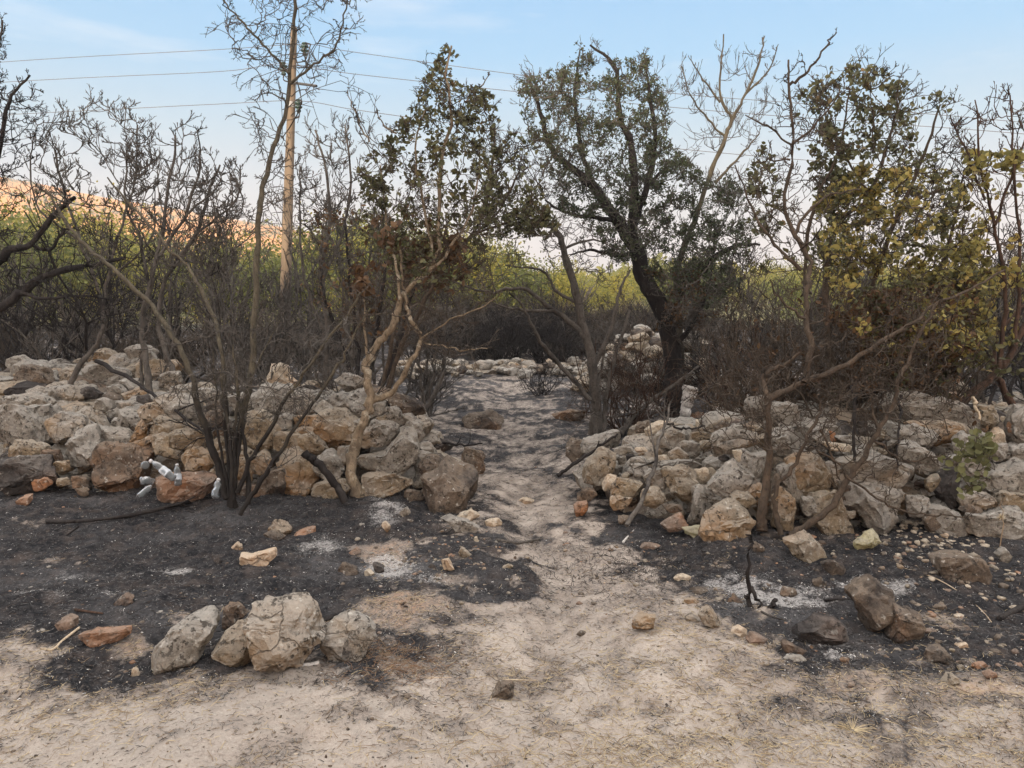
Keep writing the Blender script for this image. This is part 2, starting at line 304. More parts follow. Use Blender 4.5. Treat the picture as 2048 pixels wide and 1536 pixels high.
def gz(x, y): return float(ground_h(np.array([x], float), np.array([y], float))[0])

# hills: a sunlit slope far off, and an unseen ridge added behind the camera that keeps the near ground in shade
def hills():
    prx = [-2500, -900, -300, 0, 120, 260, 400, 560, 700, 800, 900, 1050, 1200, 1500, 2048, 3000, 5000]; pry = [300, 310, 335, 347, 368, 398, 425, 452, 487, 515, 538, 541, 549, 560, 562, 560, 555]
    cols = np.linspace(-1500, 3500, 420); rows = np.concatenate([np.linspace(0, 1, 90), [1.05, 1.15, 1.3]]); V = []
    for r in rows:
        for cx in cols:
            D = np.interp(cx, [-500, 900, 1400], [430, 520, 900]); y = np.interp(cx, prx, pry); d = P(cx, y, D); hz = d[2]
            R = 75+(D-75)*r; k = R/D; z = hz*(min(r, 1)**1.35) - (r-1 > 0)*(r-1)*hz*.5
            V.append((d[0]*k, R, z))
    V = np.array(V); V[:, 2] += 3.2*fbm(V*.014, 4)*np.repeat(np.clip(np.minimum(rows*4, 1), 0, 1), len(cols))*np.clip(V[:, 2]/25, .12, 1)-1.5
    I = np.arange(len(V)).reshape(len(rows), len(cols)); fc = np.stack([I[:-1, :-1], I[:-1, 1:], I[1:, 1:], I[1:, :-1]], -1).reshape(-1, 4)
    m = MT('dry_hillside', .95, .05); co = m.coord(); n1 = m.noise(co, .035, 6, .6); n2 = m.noise(co, .25, 6, .7)
    c = m.mix(m.rng(n1, .35, .65), (.80, .33, .075), (.64, .29, .085)); c = m.mix(m.rng(n2, .5, .62, 0, .75), c, (.22, .17, .07)); c = m.mix(m.rng(m.noise(co, .6, 4), .62, .7, 0, .4), c, (.66, .44, .26)); m.col(c)
    m.bump(n2, .8, 2.0)
    link('hill', mesh('hill', V, [fc], [m.m]), kind='structure')
    # scrub dotted on the slope
    rs = np.random.RandomState(5); n = 9000; VV = []; c = V.reshape(len(rows), len(cols), 3)
    ri = rs.randint(8, 88, n); ci = rs.randint(60, 330, n); b = c[ri, ci]+rs.uniform(-2, 2, (n, 3))*[1, 1, 0]
    dens = fbm(b*.03+4, 4) > -.05; b = b[dens]; n = len(b); k = 5
    cen = np.repeat(b, k, 0)+rs.normal(0, 1, (n*k, 3))*[1.1, 1.1, .5]+[0, 0, .5]; LV, LFc, at = leafcards(cen, rs.uniform(.8, 1.9, n*k), rs)
    link('hill_scrub', mesh('hill_scrub', LV, LFc, [LF['wood2']], attrs={'lv': at}), kind='stuff', label='dark scrub dotted over the orange hillside', cat='scrub')
    # unseen ridge behind the viewer, added and sized to shade the near ground
    xs = np.linspace(-260, 200, 80); ys = np.linspace(-170, -16, 50); X, Y = np.meshgrid(xs, ys); t = (Y+170)/154
    Z = SHADE_RIDGE*np.sin(np.clip((-16-Y)/34, 0, 1)*pi/2)*(1-np.clip((-Y-90)/80, 0, 1))+.0; Z = Z*np.clip((1-np.abs(X+30)/230)*4, 0, 1)
    q = np.stack([X.ravel(), Y.ravel(), Z.ravel()], 1); q[:, 2] += .7*fbm(q*.08, 4)*(q[:, 2] > 1)-.3
    I = np.arange(len(q)).reshape(X.shape); fc = np.stack([I[:-1, :-1], I[:-1, 1:], I[1:, 1:], I[1:, :-1]], -1).reshape(-1, 4)
    link('shade_ridge', mesh('shade_ridge', q, [fc], [m.m]), kind='structure')
SHADE_RIDGE = 15.0
def leafcards(cen, size, rs, asp=.6, up=0, shape=0):
    """small folded leaf shaped faces; returns V, faces, per-vertex random"""
    n = len(cen); d = rs.normal(0, 1, (n, 3)); d[:, 2] += up; d /= np.linalg.norm(d, axis=1)[:, None]+1e-9
    s = np.cross(d, rs.normal(0, 1, (n, 3))); s /= np.linalg.norm(s, axis=1)[:, None]+1e-9; nn = np.cross(d, s); L = np.asarray(size)[:, None]
    pr = [(0, 0, 0), (.3, .42, .12), (.72, .40, .10), (1, 0, 0), (.72, -.40, .10), (.3, -.42, .12)]
    V = np.stack([cen+d*L*(a-.5)+s*L*asp*b+nn*L*c for a, b, c in pr], 1).reshape(-1, 3); I = np.arange(n)[:, None]*6
    F1 = np.concatenate([I+[0, 1, 2, 3], I+[0, 3, 4, 5]]); return V, [F1], np.repeat(rs.rand(n), 6)
hills()

# ------------------------------------------------------------------ stones
import bmesh
ICO = {}
for sdv in (2, 3, 4, 5):
    bm = bmesh.new(); bmesh.ops.create_icosphere(bm, subdivisions=sdv, radius=1); ICO[sdv] = (np.array([v.co[:] for v in bm.verts]), np.array([[v.index for v in f.verts] for f in bm.faces])); bm.free()
def radial(poly):
    """distance from the origin to the outline per degree, corners slightly rounded"""
    a = np.radians(np.arange(0, 360, 3)); dx, dy = np.cos(a), np.sin(a); r = np.full(a.shape, 0.)
    n = len(poly)
    for i in range(n):
        x0, y0 = poly[i]; x1, y1 = poly[(i+1) % n]; ex, ey = x1-x0, y1-y0; den = dx*ey-dy*ex; den = np.where(np.abs(den) < 1e-9, 1e-9, den)
        t = (x0*ey-y0*ex)/den; u = (x0*dy-y0*dx)/den; ok = (t > 0) & (u >= -1e-6) & (u <= 1+1e-6); r = np.where(ok & (t > r), t, r)
    md = np.median(r[r > 0]) if (r > 0).any() else .05; r = np.where(r <= 0, md, r); rr = np.concatenate([r[-1:], r, r[:1]]); return (rr[:-2]+2*rr[1:-1]+rr[2:])/4
def rock(poly, T, seed, sub=4, rough=1.0):
    rs = np.random.RandomState(seed); U, Fc = ICO[sub]; r = radial(poly); ph = np.degrees(np.arctan2(U[:, 2], U[:, 0])) % 360
    R = np.interp(ph, np.arange(0, 363, 3), np.append(r, r[0])); s = np.hypot(U[:, 0], U[:, 2]); s2 = s**.55; y2 = np.sign(U[:, 1])*np.abs(U[:, 1])**.6
    V = np.stack([R*s2*np.cos(np.radians(ph)), T*y2, R*s2*np.sin(np.radians(ph))], 1); m = np.mean(r)
    sc = np.array([m, T, m]); q = V/sc
    ext = q.max(0)-q.min(0)
    for k in range(15):
        n = rs.normal(0, 1, 3)*[1, 1.1, 1]; n[1] -= .55; n /= np.linalg.norm(n); pr = q@n; d = pr.max()*rs.uniform(.66, .93); q = q-np.outer(np.maximum(0, pr-d)*.98, n)
    q = q*(ext/(q.max(0)-q.min(0)))
    o = rs.uniform(0, 200, 3); V = q*sc; dirs = q/(np.linalg.norm(q, axis=1)[:, None]+1e-6)
    wp = q*1.1+o; cell = np.floor(fbm(wp, 2)*3.2)/3.2      # stepped layers
    ridg = 1-np.abs(vnoise(q*2.3+o+40))*2
    disp = .12*fbm(q*1.5+o, 3)+(.07 if sub < 5 else .025)*cell+.055*fbm(q*5+o, 4, .62)-.08*np.maximum(0, ridg-.7)*2
    if sub > 4: disp = disp+.015*fbm(q*14+o, 3)
    return V+dirs*(disp*m*rough)[:, None], Fc
SEED = [100]
def area_c(p):
    a = 0; cx = cy = 0
    for i in range(len(p)):
        x0, y0 = p[i]; x1, y1 = p[(i+1) % len(p)]; c = x0*y1-x1*y0; a += c; cx += (x0+x1)*c; cy += (y0+y1)*c
    return (cx/(3*a), cy/(3*a), abs(a)/2) if abs(a) > 1e-6 else (p[0][0], p[0][1], 1)
def stone_px(poly, Y, kind, parent=None, name='stone', Tk=.75, grow=1.2, sink=0, **kw):
    cx, cy, A = area_c(poly); c = P(cx, cy, Y); k = Y/ray(cx, cy)[1]
    pl = [(grow*(P(x, y, Y)[0]-c[0]), grow*(P(x, y, Y)[2]-c[2])) for x, y in poly]; siz = math.sqrt(A)/F*Y; T = siz*.5*Tk*1.15
    SEED[0] += 1; sub = 5 if A > 9000 else 4 if A > 700 else 3
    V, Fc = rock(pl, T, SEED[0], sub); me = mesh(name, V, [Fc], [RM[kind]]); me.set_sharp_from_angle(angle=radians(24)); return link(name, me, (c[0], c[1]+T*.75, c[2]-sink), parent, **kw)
def merged_rocks(items, name, parent, kinds, **kw):
    """items: (x,y,z,sx,sy,sz,rot) in metres -> one mesh"""
    VV = []; FF = []; MI = []; off = 0; loc = np.array(items[0][:3])
    for i, (x, y, z, a, b, c, ro, k) in enumerate(items):
        rs = np.random.RandomState(i+SEED[0]); n = rs.randint(5, 8); an = np.sort((np.arange(n)+rs.uniform(-.3, .3, n))*2*pi/n); pl = [(a*cos(t)*rs.uniform(.8, 1.15), c*sin(t)*rs.uniform(.8, 1.15)) for t in an]
        V, Fc = rock(pl, b, i*7+SEED[0], 3 if max(a, c) > .035 else 2); co, si = cos(ro), sin(ro); V = V@np.array([[co, si, 0], [-si, co, 0], [0, 0, 1]])
        VV.append(V+[x, y, z]); FF.append(Fc+off); off += len(V); MI.append(np.full(len(Fc), kinds.index(k)))
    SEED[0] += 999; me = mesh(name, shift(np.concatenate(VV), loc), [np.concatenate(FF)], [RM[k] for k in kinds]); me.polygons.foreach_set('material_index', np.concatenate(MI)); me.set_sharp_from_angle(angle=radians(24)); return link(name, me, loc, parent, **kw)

WL = [  # (zone, kind, outline)
(1,'g','0,590 120,570 330,590 380,680 385,880 300,900 60,890 -80,860 -80,600'),(1,'g','385,700 540,645 660,690 710,770 640,830 560,890 440,880 390,800'),(1,'g','610,620 700,590 830,660 860,740 740,780 640,700'),
(1,'g','600,800 740,780 780,920 820,990 790,1070 620,1110 500,980'),(1,'g','760,790 1100,770 1080,880 860,960 770,880'),(1,'b','860,960 1080,930 1190,1010 1130,1170 1040,1320 850,1330 775,1190 800,1060'),
(1,'d','-80,1080 180,1030 300,1040 390,1150 410,1240 130,1310 -80,1330'),(1,'o','270,1220 400,1180 420,1250 300,1300'),(1,'t','60,980 120,880 240,870 340,960 320,1020 200,1050 40,1040'),(1,'b','330,960 480,950 490,1040 390,1080 330,1040'),
(1,'t','420,1080 540,1040 570,1110 500,1150 420,1110'),(1,'t','470,1200 570,1180 590,1240 480,1250'),(1,'b','590,1190 730,1190 740,1260 640,1280 600,1240'),(1,'b','640,1280 740,1265 745,1330 640,1330'),
(1,'g','400,440 600,420 640,480 640,550 500,590 410,540'),(1,'g','350,600 460,570 495,640 400,690'),(1,'g','500,260 640,250 600,330 590,380 500,370'),(1,'g','690,340 740,240 900,220 1080,290 1090,360 920,400 720,390'),
(1,'g','940,180 1060,145 1150,200 1130,290 1060,300 950,250'),(1,'g','1080,100 1180,40 1240,70 1340,150 1250,180 1100,150'),(1,'t','1160,220 1400,170 1480,230 1450,280 1290,290 1180,280'),(1,'g','1330,310 1490,280 1500,370 1410,470 1340,400'),
(1,'g','780,560 870,490 940,560 900,620 800,600'),(1,'g','60,170 190,140 280,210 200,240 90,260'),(1,'b','80,260 240,240 380,260 410,340 350,410 180,410 100,330'),(1,'g','0,490 150,490 200,560 80,590 -20,580'),
(1,'g','200,560 330,480 430,540 340,600'),(1,'d','640,470 700,410 830,440 770,510 680,520'),(1,'g','900,410 1010,390 1060,450 970,480'),(1,'d','1150,500 1240,470 1290,540 1180,550'),(1,'g','890,640 1000,580 1140,590 1130,660 960,690'),
(1,'g','930,690 1060,655 1170,700 1130,750 960,760'),(1,'g','500,610 600,600 620,650 540,660'),(1,'t','1090,880 1160,720 1210,690 1230,780 1190,870'),(1,'t','1100,890 1200,870 1240,810 1290,850 1200,950 1110,940'),(1,'g','830,880 900,760 770,740 700,660'),
(2,'t','155,440 260,425 440,480 440,540 250,580 160,520'),(2,'g','290,430 400,370 560,380 720,440 700,540 560,600 430,560'),(2,'g','465,270 650,240 720,340 600,380 470,350'),(2,'g','740,290 950,290 1000,340 960,390 820,410'),
(2,'t','230,690 360,560 520,640 480,700 300,750'),(2,'t','460,665 700,690 840,740 820,880 760,910 520,850 450,760'),(2,'t','280,780 440,720 460,850 570,880 560,940 420,930 330,860'),(2,'t','520,600 650,600 570,690 520,660'),
(2,'t','560,890 800,900 870,960 740,1080 590,1050'),(2,'t','800,910 860,800 970,740 990,870 900,900'),(2,'b','740,570 900,480 980,600 960,720 880,720 740,620'),(2,'b','820,420 960,400 980,490 840,520'),(2,'g','1000,370 1200,330 1230,460 1120,490'),
(2,'g','1240,430 1370,290 1560,290 1650,400 1640,540 1420,580 1280,530'),(2,'w','1410,90 1560,60 1600,160 1680,240 1560,290 1420,270'),(2,'g','1450,600 1540,520 1630,530 1640,620 1520,690 1450,640'),(2,'g','1650,310 1760,290 1880,380 1900,460 1740,540 1660,470'),
(2,'t','1660,560 1900,540 1870,640 1700,650'),(2,'t','1680,660 1840,650 1820,720 1690,720'),(2,'t','1460,700 1560,680 1700,730 1710,860 1580,860 1460,820'),(2,'t','1120,560 1300,560 1480,680 1440,800 1360,900 1230,850 1110,740'),(2,'t','1110,850 1230,860 1300,960 1220,1000 1110,960'),
(2,'t','1250,990 1340,900 1440,960 1420,1060 1300,1110 1250,1060'),(2,'b','1410,1110 1560,1060 1570,1180 1530,1320 1400,1330 1380,1200'),(2,'t','1480,930 1700,900 1810,1030 1790,1240 1720,1380 1560,1380 1530,1200 1560,1060 1490,1010'),(2,'t','1110,990 1210,980 1240,1150 1190,1220 1100,1200'),
(2,'t','830,1100 920,1040 930,1140 840,1160'),(2,'t','840,920 980,880 1000,1000 930,1040 880,1000'),(2,'b','980,1180 1230,1230 1380,1200 1390,1330 1100,1330'),
(3,'t','190,620 330,480 480,470 560,560 600,650 490,770 330,800 220,730'),(3,'t','80,720 180,680 290,770 320,810 250,860 90,830'),(3,'g','350,390 400,320 500,340 520,440 440,470'),(3,'g','500,370 600,290 680,290 690,450 600,530 510,440'),
(3,'g','410,170 490,125 620,180 640,260 500,270'),(3,'g','740,380 850,365 860,450 780,540 720,500'),(3,'g','870,430 970,460 1030,560 950,600 870,540'),(3,'g','700,580 930,580 945,680 920,740 700,780 640,740'),(3,'g','1000,490 1090,500 1190,580 1160,640 1060,590'),
(3,'g','1040,580 1180,610 1210,700 1100,740 1050,640'),(3,'g','610,900 740,880 860,860 970,720 1010,640 1090,720 1120,890 1010,1000 860,1050 720,1040 620,980'),(3,'g','190,960 330,850 420,880 480,990 440,1080 300,1110 200,1040'),(3,'g','440,810 540,790 560,950 440,960'),
(3,'t','220,1150 400,1110 540,1120 550,1170 440,1270 300,1270 220,1220'),(3,'t','640,1080 1000,1050 1030,1150 900,1200 760,1250 640,1210'),(3,'t','550,1150 640,1140 700,1240 560,1240'),(3,'b','1540,810 1720,860 1740,1010 1640,1050 1550,920'),
(3,'g','1150,760 1250,750 1330,850 1200,850'),(3,'g','1150,830 1260,850 1300,900 1200,920'),(3,'b','1150,930 1330,890 1450,1010 1400,1080 1180,1090'),(3,'b','1020,1180 1170,1200 1190,1270 1060,1270'),(3,'t','750,530 870,500 860,570 740,570'),(3,'b','870,350 950,320 1160,400 1180,510 1000,480'),
(3,'g','560,560 660,540 690,620 600,640'),(3,'g','220,440 300,380 400,460 300,510')]
WR = [
(4,'b','70,470 150,400 240,410 250,500 140,600 70,540'),(4,'g','210,440 480,350 520,370 500,470 360,530 240,530'),(4,'t','220,780 280,630 350,540 460,560 470,700 400,800 290,850'),(4,'g','240,590 330,550 400,550 280,640'),(4,'g','500,500 640,450 650,500 560,560 500,550'),
(4,'w','430,730 520,730 510,800 430,860 390,830'),(4,'t','460,900 560,780 700,790 750,840 660,950 560,930'),(4,'b','170,880 250,850 330,900 310,950 170,970'),(4,'o','130,1010 240,960 250,1040 160,1100'),(4,'b','690,250 830,240 830,320 700,340'),
(4,'w','740,350 880,250 940,260 920,300 800,370'),(4,'g','850,370 1000,310 1110,370 1100,440 1030,480 930,470 860,430'),(4,'g','1000,520 1080,495 1180,570 1110,610 1000,590'),(4,'g','1100,440 1250,430 1260,540 1200,560 1110,500'),(4,'t','1200,340 1390,350 1410,420 1290,420 1210,400'),
(4,'w','1240,240 1400,230 1430,290 1390,340 1280,320'),(4,'b','1410,290 1470,245 1520,270 1470,340 1410,350'),(4,'g','1470,330 1610,280 1700,290 1690,340'),(4,'g','1390,500 1430,410 1540,340 1700,335 1760,390 1700,460 1520,530 1400,560'),(4,'t','1260,420 1400,430 1380,490 1280,490'),
(4,'g','790,700 960,690 990,740 970,850 820,850'),(4,'t','990,700 1130,670 1220,710 1260,880 1230,960 1080,960 1010,900'),(4,'w','1230,700 1320,680 1370,790 1280,800'),(4,'w','1370,570 1420,560 1480,630 1420,690 1380,650'),(4,'w','1310,690 1360,665 1430,720 1380,780'),
(4,'g','1220,960 1270,900 1490,900 1580,1000 1450,1120 1340,1190 1220,1150'),(4,'t','1320,1200 1450,1120 1600,1040 1720,1070 1740,1170 1700,1300 1660,1490 1480,1410 1390,1310'),(4,'o','940,1160 1060,1090 1140,1120 1130,1210 1000,1220'),(4,'y','1130,1220 1310,1200 1290,1300 1150,1280'),
(4,'t','480,920 650,950 600,1010 480,1040'),(4,'b','540,1110 640,1110 600,1180 540,1170'),(4,'g','640,580 780,570 800,650 700,700 650,650'),(4,'w','900,560 970,550 1000,600 930,620'),(4,'w','680,480 760,480 780,520 690,520'),(4,'g','480,540 590,560 590,620 500,620'),
(4,'g','1380,760 1480,700 1640,640 1780,740 1770,900 1700,960 1560,900 1450,870 1390,820'),(4,'t','1560,900 1740,890 1760,980 1680,1040 1600,1000'),(4,'g','860,620 1240,600 1250,680 900,660'),(4,'g','660,640 800,650 790,760 690,740'),(4,'g','470,610 520,610 530,700 480,720'),
(4,'t','760,880 900,860 980,960 900,1010 780,1000'),(4,'b','940,1000 1090,1000 1100,1060 970,1060'),
(5,'g','460,90 600,80 640,200 640,350 470,260'),(5,'g','700,140 890,170 980,280 900,400 740,400 700,300'),(5,'g','720,430 900,400 980,470 970,560 860,650 720,620'),(5,'g','1060,420 1180,370 1290,480 1180,540 1080,510'),(5,'w','1150,350 1230,390 1300,540 1200,500'),(5,'o','1250,400 1310,430 1310,540 1260,500'),
(5,'w','1190,510 1480,540 1490,600 1200,570'),(5,'g','1340,450 1580,460 1580,520 1350,530'),(5,'g','780,750 900,740 1000,1040 900,1060 830,990'),(5,'t','900,700 1150,670 1250,720 1310,800 1290,970 1080,1030 980,1030'),(5,'g','1230,690 1380,760 1400,840 1310,930'),
(5,'w','330,600 430,590 470,620 460,700 360,680'),(5,'g','400,610 630,640 640,860 560,950 440,850'),(5,'t','480,960 640,930 660,1040 620,1120 500,1060'),(5,'b','640,1040 700,940 740,830 780,870 730,1040 640,1150'),(5,'t','740,1050 830,1010 930,1140 930,1270 820,1360 740,1300'),
(5,'t','1110,1060 1290,980 1370,1130 1440,1340 1370,1460 1240,1420 1160,1250'),(5,'b','1350,1050 1420,930 1520,980 1500,1140 1410,1160'),(5,'t','1400,1170 1500,1180 1480,1250 1420,1230'),(5,'b','610,1390 760,1390 800,1440 700,1480 620,1430'),(5,'g','1500,590 1728,600 1728,690 1480,690'),(5,'g','1000,1060 1110,1070 1150,1230 1010,1180'),
(6,'g','240,180 370,70 560,60 900,80 1130,200 1290,330 1260,430 1000,330 700,310 430,290 270,250'),(6,'t','540,290 1000,310 1180,380 1000,460 820,460 700,380'),(6,'g','470,370 620,320 760,390 800,440 700,480 480,480'),(6,'g','60,640 350,620 600,680 700,820 560,860 240,830 90,790'),
(6,'g','500,500 640,490 760,560 840,680 780,760 640,680 500,600'),(6,'t','720,780 830,730 820,830 740,870'),(6,'d','850,720 1000,740 1050,1050 960,1000 820,860'),(6,'g','1030,930 1130,870 1310,940 1340,990 1200,1020 1060,1010'),(6,'b','1050,980 1200,1030 1120,1080 1030,1030'),
(6,'g','760,1060 900,1040 1050,1090 1120,1220 1100,1300 900,1290 800,1180'),(6,'b','700,1120 770,1070 830,1180 720,1200'),(6,'g','580,930 730,930 740,1020 640,1110 570,1050'),(6,'g','120,870 250,840 530,890 570,960 500,1100 380,1250 230,1130 110,1010'),
(6,'g','1210,810 1540,650 1640,700 1640,870 1350,900'),(6,'g','1250,490 1400,480 1390,620 1260,600'),(6,'g','1420,490 1600,490 1600,640 1420,600'),(6,'g','1450,480 1460,260 1536,160 1640,200 1640,480'),(6,'t','1150,150 1300,150 1360,250 1300,330 1170,280'),(6,'w','1260,440 1310,340 1370,350 1410,470'),
(6,'w','1360,220 1440,280 1420,320 1370,280'),(6,'o','1430,300 1510,240 1480,370 1440,390'),(6,'g','1100,1080 1220,1100 1600,1060 1600,1290 1180,1290 1120,1180'),(6,'t','1350,900 1620,920 1620,1040 1340,1050'),(6,'g','950,430 1040,380 1130,450 1100,540 960,520'),(6,'g','950,560 1250,600 1200,720 1000,720')]
def yleft(x, y, z):
    b = GY(x, 1003) if x > 880 else 5.55
    if z == 1 and x < 270: return float(np.interp(y, [700, 740, 780, 820, 860, 900, 950, 1010], [8.6, 7.9, 7.2, 6.6, 6.1, 5.85, 5.65, 5.45]))
    if z == 1: return float(np.interp(y, [690, 740, 780, 820, 860, 1000], [8.4, 7.4, 6.6, 6.0, 5.8, 5.5]))
    e = max(0, (x-845)/40)*.35 if y < 930 and x > 845 else 0
    return float(np.interp(y, [740, 760, 780, 800, 860, 1000], [6.9, 6.45, 6.1, 5.9, 5.75, 5.5]))+e
def yright(x, y, z):
    if x < 1440:
        Y = float(np.interp(y, [830, 860, 900, 950, 1000, 1060, 1120], [6.2, 5.9, 5.5, 5.2, 4.98, 4.8, 4.55]))
        return Y+max(0, (1270-x)/130)*(1.0 if y < 940 else .35)
    return float(np.interp(y, [800, 820, 860, 900, 1000, 1100], [6.0, 5.6, 5.2, 4.95, 4.75, 4.6]))
def fillers(poly, yf, rs, n, size, back):
    xs = [p[0] for p in poly]; ys = [p[1] for p in poly]; out = []
    while len(out) < n:
        x = rs.uniform(min(xs), max(xs)); y = rs.uniform(min(ys), max(ys))
        if not inpoly(np.array([x]), np.array([y]), poly)[0]: continue
        Y = yf(x, y)+back+rs.uniform(0, .12); c = P(x, y, Y); s = rs.uniform(*size); out.append((c[0], c[1], c[2], s*rs.uniform(.9, 1.5), s, s*rs.uniform(.55, .95), rs.uniform(-.6, .6), rs.choice(list('gggttbd'))))
    return out
def wall(data, label, yf, name, region, cat):
    par = link(name, None, tuple(np.append(P(*region[-1], yf(*region[-1], 1))[:2], 0)), label=label, cat=cat)
    for z, k, s in data:
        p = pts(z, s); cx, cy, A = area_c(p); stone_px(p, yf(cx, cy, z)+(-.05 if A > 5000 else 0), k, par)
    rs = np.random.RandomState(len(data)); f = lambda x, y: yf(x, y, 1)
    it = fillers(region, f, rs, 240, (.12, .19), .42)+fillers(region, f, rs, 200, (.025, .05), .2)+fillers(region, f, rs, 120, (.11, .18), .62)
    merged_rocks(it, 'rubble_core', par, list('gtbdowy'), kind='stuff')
wall([w for w in WL if w[0] == 1], 'collapsed grey dry stone wall sprawling as rubble at the left edge, behind the plastic bottles', yleft, 'collapsed_stone_wall', [(-150, 800), (0, 745), (250, 705), (330, 760), (280, 860), (260, 1000), (-150, 1010)], 'stone wall')
wall([w for w in WL if w[0] != 1], 'upright tan dry stone wall behind the burnt multi-stemmed tree, ending at the left of the path', yleft, 'dry_stone_wall', [(260, 860), (330, 790), (540, 770), (720, 785), (790, 830), (850, 870), (880, 930), (880, 990), (270, 1000)], 'stone wall')
wall(WR, 'tumbled pale grey dry stone wall right of the path with a huge flat slab on top', yright, 'dry_stone_wall', [(1180, 960), (1260, 880), (1400, 850), (1560, 840), (1800, 820), (2150, 830), (2150, 1070), (1700, 1060), (1440, 1060), (1250, 1000)], 'stone wall')

